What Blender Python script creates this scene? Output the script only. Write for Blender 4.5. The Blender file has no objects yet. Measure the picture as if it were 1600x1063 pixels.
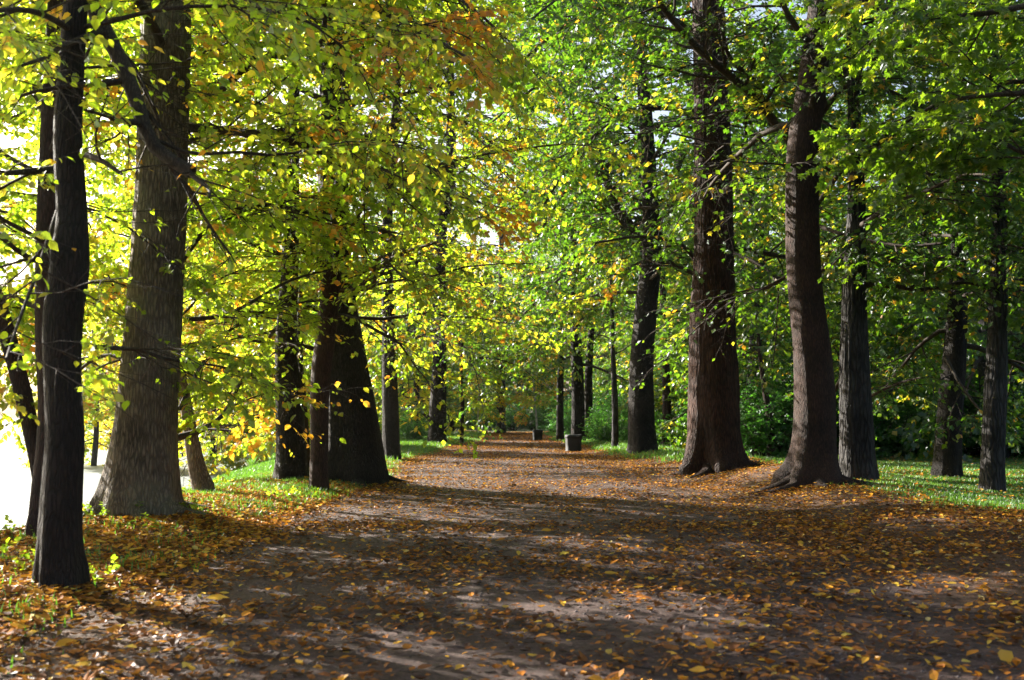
import bpy, math, random
import numpy as np
from math import radians as R, sin, cos, pi
from mathutils import Vector

sc = bpy.context.scene
COL = sc.collection
# ---------------------------------------------------------------- camera
W0, H0, FPX = 1600.0, 1063.0, 1556.0
CAM_H = 1.35
PITCH = math.atan(122.5 / FPX)
cam_d = bpy.data.cameras.new('camera')
cam_d.sensor_width = 36.0
cam_d.lens = FPX / W0 * 36.0
cam_d.clip_start = 0.1
cam_d.clip_end = 4000
cam_d.dof.use_dof = True
cam_d.dof.focus_distance = 24.0
cam_d.dof.aperture_fstop = 3.0
cam = bpy.data.objects.new('camera', cam_d)
COL.objects.link(cam)
cam.location = (0, 0, CAM_H)
cam.rotation_euler = (pi / 2 + PITCH, 0, 0)
sc.camera = cam
# ---------------------------------------------------------------- sky and sun
SUN_EL = R(26.0)
SUN_AZ = R(-51.0)          # from straight ahead (+Y), negative = to the left
world = bpy.data.worlds.new('World')
sc.world = world
world.use_nodes = True
wn = world.node_tree
for n in list(wn.nodes):
    wn.nodes.remove(n)
sky = wn.nodes.new('ShaderNodeTexSky')
sky.sky_type = 'NISHITA'
sky.sun_disc = False
sky.sun_elevation = SUN_EL
sky.sun_rotation = SUN_AZ
sky.dust_density = 5.0
sky.air_density = 1.0
sky.ozone_density = 1.0
bg = wn.nodes.new('ShaderNodeBackground')
bg.inputs['Strength'].default_value = 0.06
wo = wn.nodes.new('ShaderNodeOutputWorld')
wn.links.new(sky.outputs[0], bg.inputs[0])
wn.links.new(bg.outputs[0], wo.inputs[0])
sd = bpy.data.lights.new('sun', 'SUN')
sd.energy = 5.0
sd.angle = R(0.53)
sd.color = (1.0, 0.93, 0.82)
sun = bpy.data.objects.new('sun', sd)
COL.objects.link(sun)
tosun = Vector((sin(SUN_AZ) * cos(SUN_EL), cos(SUN_AZ) * cos(SUN_EL), sin(SUN_EL)))
sun.rotation_euler = tosun.to_track_quat('Z', 'Y').to_euler()
sun.location = tosun * 60
vs = sc.view_settings
vs.view_transform = 'Standard'
vs.look = 'None'
vs.gamma = 1.0
vs.exposure = 2.3
cy = sc.cycles
cy.max_bounces = 10
cy.diffuse_bounces = 5
cy.glossy_bounces = 2
cy.transmission_bounces = 4
cy.transparent_max_bounces = 4
cy.caustics_reflective = False
cy.caustics_refractive = False
cy.sample_clamp_indirect = 6.0
cy.use_denoising = True

rng = np.random.default_rng(7)

# ---------------------------------------------------------------- noise
def _h(ix, iy, iz):
    n = (ix * 374761393 + iy * 668265263 + iz * 2147483647) & 0xFFFFFFFF
    n = ((n ^ (n >> 13)) * 1274126177) & 0xFFFFFFFF
    n = (n ^ (n >> 16)) & 0xFFFF
    return n / 65535.0

def noise(x, y, z=0.0):
    x = np.asarray(x, float); y = np.asarray(y, float) + x * 0; z = np.asarray(z, float) + x * 0
    xi, yi, zi = np.floor(x).astype(np.int64), np.floor(y).astype(np.int64), np.floor(z).astype(np.int64)
    fx, fy, fz = x - xi, y - yi, z - zi
    fx, fy, fz = [f * f * (3 - 2 * f) for f in (fx, fy, fz)]
    r = 0
    for dx in (0, 1):
        for dy in (0, 1):
            for dz in (0, 1):
                w = (fx if dx else 1 - fx) * (fy if dy else 1 - fy) * (fz if dz else 1 - fz)
                r = r + w * _h(xi + dx, yi + dy, zi + dz)
    return r

def fbm(x, y, z=0.0, o=3):
    r, a, s = 0, 0.5, 1.0
    for k in range(o):
        r = r + a * noise(np.asarray(x) * s + 17 * k, np.asarray(y) * s - 9 * k, np.asarray(z) * s + 5 * k)
        a *= 0.5; s *= 2.03
    return r / (1 - 0.5 ** o)

def sstep(a, b, x):
    t = np.clip((x - a) / (b - a), 0, 1)
    return t * t * (3 - 2 * t)

# ---------------------------------------------------------------- terrain
def path_l(y):   # left edge of the path
    y = np.asarray(y, float)
    return -3.05 - 0.25 * sstep(15, 30, y) + 1.2 * sstep(38, 62, y) + 0.25 * np.sin(y * 0.35)
def path_r(y):
    y = np.asarray(y, float)
    return 4.3 - 1.0 * sstep(20, 40, y) - 0.9 * sstep(40, 62, y) + 0.3 * np.sin(y * 0.27 + 1)
def shore(y):
    y = np.asarray(y, float)
    return -(8.6 + 0.035 * y + 0.19 * np.clip(y - 30, 0, 70) + 0.5 * np.sin(y * 0.21))
WATER_Z = -1.3
def gz(x, y):
    x = np.asarray(x, float); y = np.asarray(y, float)
    xs = shore(y)
    top = np.where(y < 26, -5.4, -5.4 + (xs + 8.5) * 0.5)       # brow of the bank
    t = np.clip((top - x) / (top - xs), 0, 40)
    drop = np.where(t < 1, 1.3 * t ** 1.35, 1.3 + 0.9 * (1 - np.exp(-(t - 1))))
    far = sstep(-560, -760, x)                                  # far side of the lake
    z = -np.where(t > 0, drop, 0) + far * 4.0
    pl, pr = path_l(y), path_r(y)
    z = z + 0.09 * sstep(pl + 0.3, pl - 0.9, x) * sstep(-8, -5, x)
    z = z + (0.19 * sstep(pr - 0.5, pr + 1.2, x) - 0.22 * sstep(pr + 1.5, pr + 5, x)) * (1 - 0.6 * sstep(40, 60, y))
    for (mx, my, mh, mr) in ((6.28, 20.9, .20, 1.5), (5.3, 26.0, .16, 1.7), (-5.4, 14.4, .10, 1.3), (-3.3, 20.6, .10, 1.2)):
        z = z + mh * np.exp(-((x - mx) ** 2 + (y - my) ** 2) / mr ** 2)
    amp = 0.5 + 0.5 * sstep(pl + .5, pl - .5, x) + 0.5 * sstep(pr - .5, pr + .5, x)
    z = z + amp * (0.06 * (fbm(x * 0.9, y * 0.9, 3.1) - 0.5) + 0.02 * (fbm(x * 5, y * 5, 1.7, 2) - 0.5))
    return z

def ray(px, py):
    u, v = (px - W0 / 2) / FPX, (H0 / 2 - py) / FPX
    return np.array([u, cos(PITCH) - v * sin(PITCH), sin(PITCH) + v * cos(PITCH)])
def at(px, py, D):     # the point at depth D (metres ahead) seen there in the photograph
    d = ray(px, py)
    return np.array([0, 0, CAM_H]) + d * (D / d[1])
def foot(px, py):      # where that line of sight meets the ground
    d = ray(px, py)
    o = np.array([0, 0, CAM_H])
    last = 2.0
    for D in np.arange(2.0, 200, 0.1):
        p = o + d * (D / d[1])
        if p[2] < gz(p[0], p[1]):
            return D
        last = D
    return last

# ---------------------------------------------------------------- mesh helpers
def mesh(name, verts, quads=None, tris=None, mat=None, smooth=True, attrs=None):
    me = bpy.data.meshes.new(name)
    verts = np.asarray(verts, np.float32).reshape(-1, 3)
    nq = 0 if quads is None else len(quads)
    nt = 0 if tris is None else len(tris)
    me.vertices.add(len(verts))
    me.vertices.foreach_set('co', verts.ravel())
    li = []
    if nq: li.append(np.asarray(quads, np.int32).ravel())
    if nt: li.append(np.asarray(tris, np.int32).ravel())
    li = np.concatenate(li)
    me.loops.add(len(li))
    me.loops.foreach_set('vertex_index', li)
    me.polygons.add(nq + nt)
    st = np.concatenate([np.arange(nq) * 4, nq * 4 + np.arange(nt) * 3]).astype(np.int32)
    me.polygons.foreach_set('loop_start', st)
    me.polygons.foreach_set('use_smooth', np.full(nq + nt, smooth))
    if attrs:
        for k, a in attrs.items():
            at_ = me.attributes.new(k, 'FLOAT', 'POINT')
            at_.data.foreach_set('value', np.asarray(a, np.float32))
    me.update(calc_edges=True)
    if mat: me.materials.append(mat)
    return me

def put(name, me, parent=None, loc=None):
    o = bpy.data.objects.new(name, me)
    COL.objects.link(o)
    if parent is not None: o.parent = parent
    if loc is not None: o.location = loc
    return o

def tag(o, label=None, cat=None, group=None, kind=None):
    if label: o['label'] = label
    if cat: o['category'] = cat
    if group: o['group'] = group
    if kind: o['kind'] = kind
    return o

def norm(v):
    return v / np.maximum(np.linalg.norm(v, axis=-1, keepdims=True), 1e-9)

def tubes(P, Rr, k=5):
    """P (N,n,3), Rr (N,n) -> verts, quads"""
    P = np.asarray(P, float); Rr = np.asarray(Rr, float)
    N, n, _ = P.shape
    T = np.empty_like(P)
    T[:, 1:-1] = P[:, 2:] - P[:, :-2]
    T[:, 0] = P[:, 1] - P[:, 0]; T[:, -1] = P[:, -1] - P[:, -2]
    T = norm(T)
    D0 = norm(P[:, -1] - P[:, 0])
    ref = np.where(np.abs(D0[:, 2:3]) > 0.75, np.array([[1.0, 0.1, 0]]), np.array([[0, 0, 1.0]]))[:, None, :]
    U = norm(np.cross(T, np.broadcast_to(ref, T.shape)))
    V = np.cross(T, U)
    a = np.arange(k) * 2 * pi / k
    ring = U[:, :, None, :] * np.cos(a)[None, None, :, None] + V[:, :, None, :] * np.sin(a)[None, None, :, None]
    X = P[:, :, None, :] + ring * Rr[:, :, None, None]
    verts = X.reshape(-1, 3)
    base = (np.arange(N) * n * k)[:, None, None] + (np.arange(n - 1) * k)[None, :, None]
    i = np.arange(k)[None, None, :]; j = (np.arange(k) + 1) % k
    j = j[None, None, :]
    q = np.stack([base + i, base + j, base + j + k, base + i + k], -1).reshape(-1, 4)
    return verts, q

def merge(parts):
    vs_, qs, off = [], [], 0
    for v, q in parts:
        vs_.append(v); qs.append(q + off); off += len(v)
    return np.concatenate(vs_), np.concatenate(qs)

# ---------------------------------------------------------------- materials
def nm(name):
    m = bpy.data.materials.new(name)
    m.use_nodes = True
    nt = m.node_tree
    for n in list(nt.nodes): nt.nodes.remove(n)
    out = nt.nodes.new('ShaderNodeOutputMaterial')
    return m, nt, out
def N(nt, t, **kw):
    n = nt.nodes.new(t)
    for k, v in kw.items():
        if k in n.inputs: n.inputs[k].default_value = v
        else: setattr(n, k, v)
    return n
def ramp(nt, src, stops, interp='LINEAR'):
    r = nt.nodes.new('ShaderNodeValToRGB')
    r.color_ramp.interpolation = interp
    e = r.color_ramp.elements
    while len(e) > 1: e.remove(e[-1])
    e[0].position = stops[0][0]; e[0].color = (*stops[0][1], 1)
    for p, c in stops[1:]:
        x = e.new(p); x.color = (*c, 1)
    nt.links.new(src, r.inputs[0])
    return r.outputs[0]
def mixc(nt, fac, a, b, mode='MIX'):
    m = nt.nodes.new('ShaderNodeMix'); m.data_type = 'RGBA'; m.blend_type = mode
    for s, v in ((m.inputs[0], fac), (m.inputs[6], a), (m.inputs[7], b)):
        if hasattr(v, 'is_linked'): nt.links.new(v, s)
        elif isinstance(v, tuple): s.default_value = (*v, 1)
        else: s.default_value = v
    return m.outputs[2]

def leaf_material(name, stops, tstops, trans=0.5, gloss=0.07):
    m, nt, out = nm(name)
    a = N(nt, 'ShaderNodeAttribute', attribute_name='tone')
    oi = N(nt, 'ShaderNodeObjectInfo')
    add = N(nt, 'ShaderNodeMath', operation='ADD')
    sub = N(nt, 'ShaderNodeMath', operation='MULTIPLY_ADD')
    nt.links.new(oi.outputs['Random'], sub.inputs[0]); sub.inputs[1].default_value = 0.08; sub.inputs[2].default_value = -0.04
    nt.links.new(a.outputs['Fac'], add.inputs[0]); nt.links.new(sub.outputs[0], add.inputs[1])
    c1 = ramp(nt, add.outputs[0], stops)
    c2 = ramp(nt, add.outputs[0], tstops)
    d = N(nt, 'ShaderNodeBsdfDiffuse'); nt.links.new(c1, d.inputs[0])
    t = N(nt, 'ShaderNodeBsdfTranslucent'); nt.links.new(c2, t.inputs[0])
    mx = N(nt, 'ShaderNodeMixShader'); mx.inputs[0].default_value = trans
    nt.links.new(d.outputs[0], mx.inputs[1]); nt.links.new(t.outputs[0], mx.inputs[2])
    g = N(nt, 'ShaderNodeBsdfGlossy'); g.inputs['Roughness'].default_value = 0.42
    g.inputs[0].default_value = (0.9, 0.95, 1, 1)
    mg = N(nt, 'ShaderNodeMixShader'); mg.inputs[0].default_value = gloss
    nt.links.new(mx.outputs[0], mg.inputs[1]); nt.links.new(g.outputs[0], mg.inputs[2])
    nt.links.new(mg.outputs[0], out.inputs[0])
    return m

L_STOPS = [(0.0, (.020, .045, .008)), (.35, (.045, .080, .010)), (.6, (.09, .16, .012)), (.78, (.22, .23, .015)), (.9, (.52, .28, .015)), (1.0, (.55, .22, .012))]
T_STOPS = [(0.0, (.12, .34, .015)), (.35, (.27, .43, .015)), (.6, (.52, .78, .022)), (.78, (.90, .80, .05)), (.9, (.97, .60, .04)), (1.0, (.95, .42, .025))]
M_LEAF = leaf_material('living_leaf', L_STOPS, T_STOPS, 0.58, .05)
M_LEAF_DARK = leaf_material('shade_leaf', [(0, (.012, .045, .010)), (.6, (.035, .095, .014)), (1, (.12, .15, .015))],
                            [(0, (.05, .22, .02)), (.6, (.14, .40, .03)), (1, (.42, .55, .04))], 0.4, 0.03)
M_LEAF_MID = leaf_material('deep_green_leaf', [(0, (.012, .040, .008)), (.35, (.028, .068, .009)), (.6, (.065, .11, .011)), (.78, (.22, .20, .015)), (.9, (.45, .20, .015)), (1, (.42, .13, .012))],
                           [(0, (.045, .17, .010)), (.35, (.125, .29, .010)), (.6, (.32, .47, .016)), (.78, (.80, .68, .04)), (.9, (.92, .50, .03)), (1, (.88, .32, .02))], 0.52, .06)
M_LITTER = leaf_material('fallen_leaf', [(0, (.035, .018, .010)), (.25, (.11, .045, .018)), (.45, (.27, .095, .022)), (.62, (.47, .175, .020)), (.78, (.63, .29, .022)), (.92, (.65, .45, .06)), (1, (.55, .42, .22))],
                         [(0, (.06, .03, .01)), (.5, (.3, .14, .03)), (.8, (.7, .35, .03)), (1, (.8, .6, .15))], 0.2, 0.025)
M_GRASS = leaf_material('grass_blade', [(0, (.025, .070, .010)), (.6, (.06, .13, .015)), (1, (.20, .19, .04))],
                        [(0, (.08, .25, .02)), (.6, (.20, .42, .03)), (1, (.5, .5, .08))], 0.4, 0.05)

def bark_material(name, dark, light, scale=1.0, depth=1.0, moss=None):
    m, nt, out = nm(name)
    tc = N(nt, 'ShaderNodeTexCoord')
    mp = N(nt, 'ShaderNodeMapping'); mp.inputs['Scale'].default_value = (27 * scale, 27 * scale, 4.6 * scale)
    nt.links.new(tc.outputs['Object'], mp.inputs[0])
    wv = N(nt, 'ShaderNodeTexNoise', Scale=.8, Detail=2.0)
    nt.links.new(mp.outputs[0], wv.inputs['Vector'])
    mv = N(nt, 'ShaderNodeMix'); mv.data_type = 'RGBA'; mv.blend_type = 'ADD'; mv.inputs[0].default_value = 1.0
    nt.links.new(mp.outputs[0], mv.inputs[6]); nt.links.new(wv.outputs['Color'], mv.inputs[7])
    vo = N(nt, 'ShaderNodeTexVoronoi', Scale=1.0); vo.feature = 'DISTANCE_TO_EDGE'
    nt.links.new(mv.outputs[2], vo.inputs['Vector'])
    ns = N(nt, 'ShaderNodeTexNoise', Scale=2.5, Detail=6.0, Roughness=0.65)
    nt.links.new(mp.outputs[0], ns.inputs['Vector'])
    big = N(nt, 'ShaderNodeTexNoise', Scale=1.3, Detail=5.0, Roughness=.65)
    nt.links.new(tc.outputs['Object'], big.inputs['Vector'])
    vr = N(nt, 'ShaderNodeMapRange'); vr.inputs['From Max'].default_value = 0.30
    nt.links.new(vo.outputs['Distance'], vr.inputs[0])
    hm = N(nt, 'ShaderNodeMath', operation='MULTIPLY'); nt.links.new(vr.outputs[0], hm.inputs[0]); nt.links.new(ns.outputs['Fac'], hm.inputs[1])
    c = ramp(nt, hm.outputs[0], [(0.0, tuple(x * .3 for x in dark)), (.16, dark), (.34, tuple(.4 * a_ + .6 * b_ for a_, b_ in zip(dark, light))), (.6, tuple(x * 1.15 for x in light))])
    bgr = N(nt, 'ShaderNodeMapRange'); bgr.inputs['From Min'].default_value = .35; bgr.inputs['From Max'].default_value = .65
    nt.links.new(big.outputs['Fac'], bgr.inputs[0])
    c = mixc(nt, bgr.outputs[0], mixc(nt, 0.55, c, tuple(x * .6 for x in dark)), mixc(nt, 0.35, c, tuple(x * 1.35 for x in light)))
    if moss:
        mr = N(nt, 'ShaderNodeMapRange'); mr.inputs['From Min'].default_value = .5; mr.inputs['From Max'].default_value = .75
        nt.links.new(big.outputs['Fac'], mr.inputs[0])
        mm = N(nt, 'ShaderNodeMath', operation='MULTIPLY'); mm.inputs[1].default_value = .6
        nt.links.new(mr.outputs[0], mm.inputs[0])
        c = mixc(nt, mm.outputs[0], c, moss)
    p = N(nt, 'ShaderNodeBsdfPrincipled'); p.inputs['Roughness'].default_value = 0.85
    p.inputs['Specular IOR Level'].default_value = 0.3
    nt.links.new(c, p.inputs['Base Color'])
    b = N(nt, 'ShaderNodeBump'); b.inputs['Strength'].default_value = 1.0; b.inputs['Distance'].default_value = 0.06 * depth
    nt.links.new(hm.outputs[0], b.inputs['Height']); nt.links.new(b.outputs[0], p.inputs['Normal'])
    nt.links.new(p.outputs[0], out.inputs[0])
    return m
M_BARK_GREY = bark_material('grey_brown_bark', (.075, .057, .042), (.33, .26, .195), 1.0, 1.0, (.10, .12, .05))
M_BARK_DARK = bark_material('dark_bark', (.009, .007, .006), (.034, .027, .022), 1.35, 0.9)
M_BARK_RED = bark_material('reddish_bark', (.016, .007, .005), (.078, .033, .021), 0.8, 1.1)
M_BARK_SMOOTH = bark_material('smooth_bark', (.016, .009, .007), (.062, .031, .022), 1.6, 0.3)
M_BARK_BLUE = bark_material('furrowed_grey_bark', (.018, .017, .017), (.075, .070, .070), 0.55, 1.6)
M_BIRCH = bark_material('pale_birch_bark', (.35, .33, .30), (.7, .68, .63), 0.5, 0.2)
M_TWIG = bark_material('twig_bark', (.030, .022, .017), (.085, .065, .05), 2.0, 0.1)

# ---------------------------------------------------------------- ground
def soil_material(name, is_path):
    m, nt, out = nm(name)
    tc = N(nt, 'ShaderNodeTexCoord')
    g = N(nt, 'ShaderNodeAttribute', attribute_name='grassy')
    l = N(nt, 'ShaderNodeAttribute', attribute_name='littered')
    n1 = N(nt, 'ShaderNodeTexNoise', Scale=2.2, Detail=8.0, Roughness=0.7)
    n2 = N(nt, 'ShaderNodeTexNoise', Scale=26.0, Detail=6.0, Roughness=0.75)
    n3 = N(nt, 'ShaderNodeTexVoronoi', Scale=85.0)
    for n in (n1, n2, n3): nt.links.new(tc.outputs['Object'], n.inputs['Vector'])
    dirt = ramp(nt, n2.outputs['Fac'], [(.3, (.018, .009, .008)), (.5, (.072, .037, .030)), (.7, (.20, .118, .100))])
    dirt = mixc(nt, n1.outputs['Fac'], mixc(nt, 0.6, dirt, (.035, .022, .018)), dirt)
    peb = N(nt, 'ShaderNodeMapRange'); peb.inputs['From Min'].default_value = .0; peb.inputs['From Max'].default_value = .25
    peb.inputs['To Min'].default_value = .35; peb.inputs['To Max'].default_value = 0
    nt.links.new(n3.outputs['Distance'], peb.inputs[0])
    dirt = mixc(nt, peb.outputs[0], dirt, (.27, .24, .23))
    duff = ramp(nt, n2.outputs['Fac'], [(.3, (.022, .012, .008)), (.5, (.080, .038, .018)), (.7, (.18, .09, .035))])
    green = ramp(nt, n2.outputs['Fac'], [(.3, (.020, .030, .008)), (.6, (.055, .075, .014)), (.8, (.10, .09, .02))])
    ga = N(nt, 'ShaderNodeMath', operation='ADD'); nt.links.new(g.outputs['Fac'], ga.inputs[0])
    nt.links.new(n1.outputs['Fac'], ga.inputs[1])
    gr = N(nt, 'ShaderNodeMapRange'); gr.inputs['From Min'].default_value = .85; gr.inputs['From Max'].default_value = 1.15
    nt.links.new(ga.outputs[0], gr.inputs[0])
    la = N(nt, 'ShaderNodeMath', operation='ADD'); nt.links.new(l.outputs['Fac'], la.inputs[0]); nt.links.new(n1.outputs['Fac'], la.inputs[1])
    lr = N(nt, 'ShaderNodeMapRange'); lr.inputs['From Min'].default_value = .75; lr.inputs['From Max'].default_value = 1.25
    nt.links.new(la.outputs[0], lr.inputs[0])
    c = mixc(nt, lr.outputs[0], dirt, duff)
    c = mixc(nt, gr.outputs[0], c, green)
    p = N(nt, 'ShaderNodeBsdfPrincipled'); p.inputs['Roughness'].default_value = 0.8
    p.inputs['Specular IOR Level'].default_value = 0.35
    nt.links.new(c, p.inputs['Base Color'])
    hs = N(nt, 'ShaderNodeMath', operation='ADD'); nt.links.new(n2.outputs['Fac'], hs.inputs[0]); nt.links.new(peb.outputs[0], hs.inputs[1])
    b = N(nt, 'ShaderNodeBump'); b.inputs['Strength'].default_value = 0.8; b.inputs['Distance'].default_value = 0.05
    nt.links.new(hs.outputs[0], b.inputs['Height']); nt.links.new(b.outputs[0], p.inputs['Normal'])
    nt.links.new(p.outputs[0], out.inputs[0])
    return m
M_SOIL = soil_material('park_soil', False)

def axis(fine_lo, fine_hi, step, lo, hi, grow=1.12):
    a = list(np.arange(fine_lo, fine_hi + 1e-6, step))
    s = step; x = fine_hi
    while x < hi:
        s *= grow; x += s; a.append(min(x, hi))
    s = step; x = fine_lo
    while x > lo:
        s *= grow; x -= s; a.insert(0, max(x, lo))
    return np.array(a)
def masks(x, y):
    pl, pr = path_l(y), path_r(y)
    wob = (fbm(x * .8, y * .8, 9) - .5) * 1.6
    left = sstep(pl - .3, pl - 1.2, x + wob)
    right = sstep(pr + 1.6, pr + 3.6, x + wob)
    right = np.maximum(right, sstep(26, 40, y) * sstep(pr + .2, pr + 1.3, x + wob))
    grassy = np.maximum(left * (0.35 + .65 * sstep(14, 24, y)), right)
    grassy = np.maximum(grassy, sstep(91, 97, y + wob))
    lit = np.maximum(sstep(pl + .9, pl - .2, x + wob), sstep(pr - 2.2, pr + .4, x + wob))
    lit = np.maximum(lit, sstep(45, 70, y)) * 0.9 + .1
    return grassy, lit
def grid(xs, ys, dz=0.0):
    X, Y = np.meshgrid(xs, ys)
    Z = gz(X, Y) + dz
    V = np.stack([X, Y, Z], -1).reshape(-1, 3)
    nx, ny = len(xs), len(ys)
    i = np.arange(nx - 1)[None, :] + (np.arange(ny - 1) * nx)[:, None]
    q = np.stack([i, i + 1, i + 1 + nx, i + nx], -1).reshape(-1, 4)
    return V, q
xs = axis(-12, 12, .16, -900, 700)
ys = axis(2, 40, .16, -60, 1800)
V, q = grid(xs, ys)
g_, l_ = masks(V[:, 0], V[:, 1])
tag(put('ground', mesh('ground', V, q, mat=M_SOIL, attrs={'grassy': g_, 'littered': l_})), kind='structure')
ys2 = axis(2, 40, .12, -8, 92, 1.06)
V, q = grid(np.arange(-5, 7, .12), ys2, 0.014)
cx = V[q].mean(1)
keep = (cx[:, 0] > path_l(cx[:, 1]) + .25 * (fbm(cx[:, 0] * 2, cx[:, 1] * 2, 4) - .5)) & (cx[:, 0] < path_r(cx[:, 1]) + .25 * (fbm(cx[:, 0] * 2, cx[:, 1] * 2, 5) - .5))
q = q[keep]
u_, inv = np.unique(q, return_inverse=True)
V = V[u_]; q = inv.reshape(-1, 4)
g_, l_ = masks(V[:, 0], V[:, 1])
tag(put('path', mesh('path', V, q, mat=M_SOIL, attrs={'grassy': g_ * .8, 'littered': l_})), kind='structure')
# water
m, nt, out = nm('lake_water')
p = N(nt, 'ShaderNodeBsdfPrincipled'); p.inputs['Base Color'].default_value = (.16, .19, .19, 1)
p.inputs['Roughness'].default_value = .5; p.inputs['IOR'].default_value = 1.33
tc = N(nt, 'ShaderNodeTexCoord'); w1 = N(nt, 'ShaderNodeTexNoise', Scale=3.0, Detail=5.0, Roughness=.6)
nt.links.new(tc.outputs['Object'], w1.inputs['Vector'])
b = N(nt, 'ShaderNodeBump'); b.inputs['Strength'].default_value = 1; b.inputs['Distance'].default_value = .15
nt.links.new(w1.outputs['Fac'], b.inputs['Height']); nt.links.new(b.outputs[0], p.inputs['Normal'])
nt.links.new(p.outputs[0], out.inputs[0])
tag(put('water', mesh('water', [(-700, -60, WATER_Z), (-7, -60, WATER_Z), (-7, 150, WATER_Z), (-700, 900, WATER_Z), (-20, 900, WATER_Z)],
    quads=[(0, 1, 2, 3)], tris=[(2, 4, 3)], mat=m, smooth=False)), kind='structure')

# ---------------------------------------------------------------- growing things
def resample(P, n, extra=None):
    """Catmull-Rom through the points P (m,k) -> (n,k)"""
    P = np.asarray(P, float)
    Q = np.concatenate([[2 * P[0] - P[1]], P, [2 * P[-1] - P[-2]]])
    seg = np.concatenate([[0], np.cumsum(np.linalg.norm(np.diff(P[:, :3], axis=0), axis=1))])
    s = np.linspace(0, seg[-1], n)
    i = np.clip(np.searchsorted(seg, s, side='right') - 1, 0, len(P) - 2)
    t = ((s - seg[i]) / (seg[i + 1] - seg[i]))[:, None]
    a, b_, c, d = Q[i], Q[i + 1], Q[i + 2], Q[i + 3]
    return 0.5 * ((2 * b_) + (-a + c) * t + (2 * a - 5 * b_ + 4 * c - d) * t ** 2 + (-a + 3 * b_ - 3 * c + d) * t ** 3)

def trunk_mesh(name, P4, mat, k=40, step=.12, flare=.5, lobes=5, seed=0, ridge=.012, bumps=.04, knots=()):
    """P4 (m,4): centre + radius, from the foot upward; the flare spreads into root lobes at the foot"""
    L = np.linalg.norm(np.diff(P4[:, :3], axis=0), axis=1).sum()
    n = max(8, int(L / step))
    S = resample(P4, n)
    P, r = S[:, :3], np.maximum(S[:, 3], .01)
    a = np.arange(k) * 2 * pi / k
    h = P[:, 2] - P[0, 2]
    hh, aa = np.meshgrid(h, a, indexing='ij')
    rr = r[:, None] * np.ones((1, k))
    r0 = r[0]
    ph = seed * 1.7
    lob = .5 + .5 * np.cos(lobes * aa + ph + .8 * np.sin(aa + seed)) * (.6 + .4 * np.cos(2 * aa + seed))
    rr = rr * (1 + flare * lob * np.exp(-hh / (.45 * max(r0, .15) + .12)))
    rr = rr * (1 + .05 * (lob - .5) * np.exp(-hh / 4))
    rr = rr * (1 + bumps * 2 * (fbm(np.cos(aa) * 1.3 + seed, np.sin(aa) * 1.3, hh * .7, 3) - .5))
    fr = 5.5 if r0 > .3 else 4
    rid = np.abs(noise(np.cos(aa) * r0 * fr * 5 + seed, np.sin(aa) * r0 * fr * 5, hh * 1.6) - .5) * 2
    rr = rr + ridge * (rid - .4)
    for (kh, ka, kr) in knots:
        dd = ((hh - kh) / kr) ** 2 + (np.angle(np.exp(1j * (aa - ka))) * r0 / kr) ** 2
        rr = rr + kr * .45 * np.exp(-dd * 2)
    T = np.gradient(P, axis=0); T = norm(T)
    U = norm(np.cross(T, np.array([[0, 1.0, 0]]))); Vv = np.cross(T, U)
    X = P[:, None] + (U[:, None] * np.cos(aa)[..., None] + Vv[:, None] * np.sin(aa)[..., None]) * rr[..., None]
    X[0, :, 2] -= .35
    verts = X.reshape(-1, 3)
    i = np.arange(k)[None]; j = (np.arange(k) + 1)[None] % k
    b0 = (np.arange(n - 1) * k)[:, None]
    q = np.stack([b0 + i, b0 + j, b0 + j + k, b0 + i + k], -1).reshape(-1, 4)
    return mesh(name, verts, q, mat=mat), S

def spawn(rg, P, Rr, spacing, t0, length, ang, n=5, droop=.25, flat=.35, wob=.18, rfac=.5, rmin=.004, t1=1.0):
    """children of the polylines P (N,m,3). returns polylines, radii, parent index, t"""
    P = np.asarray(P, float)
    Np, m, _ = P.shape
    L = np.linalg.norm(np.diff(P, axis=1), axis=2).sum(1)
    cnt = np.maximum(1, np.round(L * (t1 - t0) / spacing)).astype(int)
    idx = np.repeat(np.arange(Np), cnt)
    k = np.concatenate([np.arange(c) for c in cnt])
    t = t0 + (t1 - t0) * (k + .5 + rg.uniform(-.35, .35, len(k))) / cnt[idx]
    f = t * (m - 1); i = np.clip(f.astype(int), 0, m - 2); w = (f - i)[:, None]
    A, B = P[idx, i], P[idx, i + 1]
    o = A * (1 - w) + B * w
    T = norm(B - A)
    side = norm(np.cross(T, np.array([[0, 0, 1.0]])) + 1e-5)
    sgn = np.where((k % 2) == 0, 1, -1)[:, None]
    up = np.cross(side, T)
    roll = rg.normal(0, flat, len(k))[:, None]
    S_ = norm(side * sgn * np.cos(roll) + up * np.sin(roll))
    an = (ang * rg.uniform(.75, 1.25, len(k)))[:, None]
    an = np.where(t[:, None] > .93, an * .4, an)
    d = norm(T * np.cos(an) + S_ * np.sin(an))
    ln = length(L[idx], t) * rg.uniform(.7, 1.25, len(k))
    out = np.empty((len(k), n, 3)); out[:, 0] = o
    cur = d
    for s in range(1, n):
        cur = norm(cur + rg.normal(0, wob, cur.shape) * .6 + np.array([0, 0, -droop / n]))
        out[:, s] = out[:, s - 1] + cur * (ln / (n - 1))[:, None]
    rp = Rr[idx, i] * (1 - w[:, 0]) + Rr[idx, i + 1] * w[:, 0]
    rb = np.maximum(rp * rfac, rmin)
    rad = rb[:, None] * np.linspace(1, .35, n)[None]
    return out, np.maximum(rad, rmin * .6), idx, t

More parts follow.
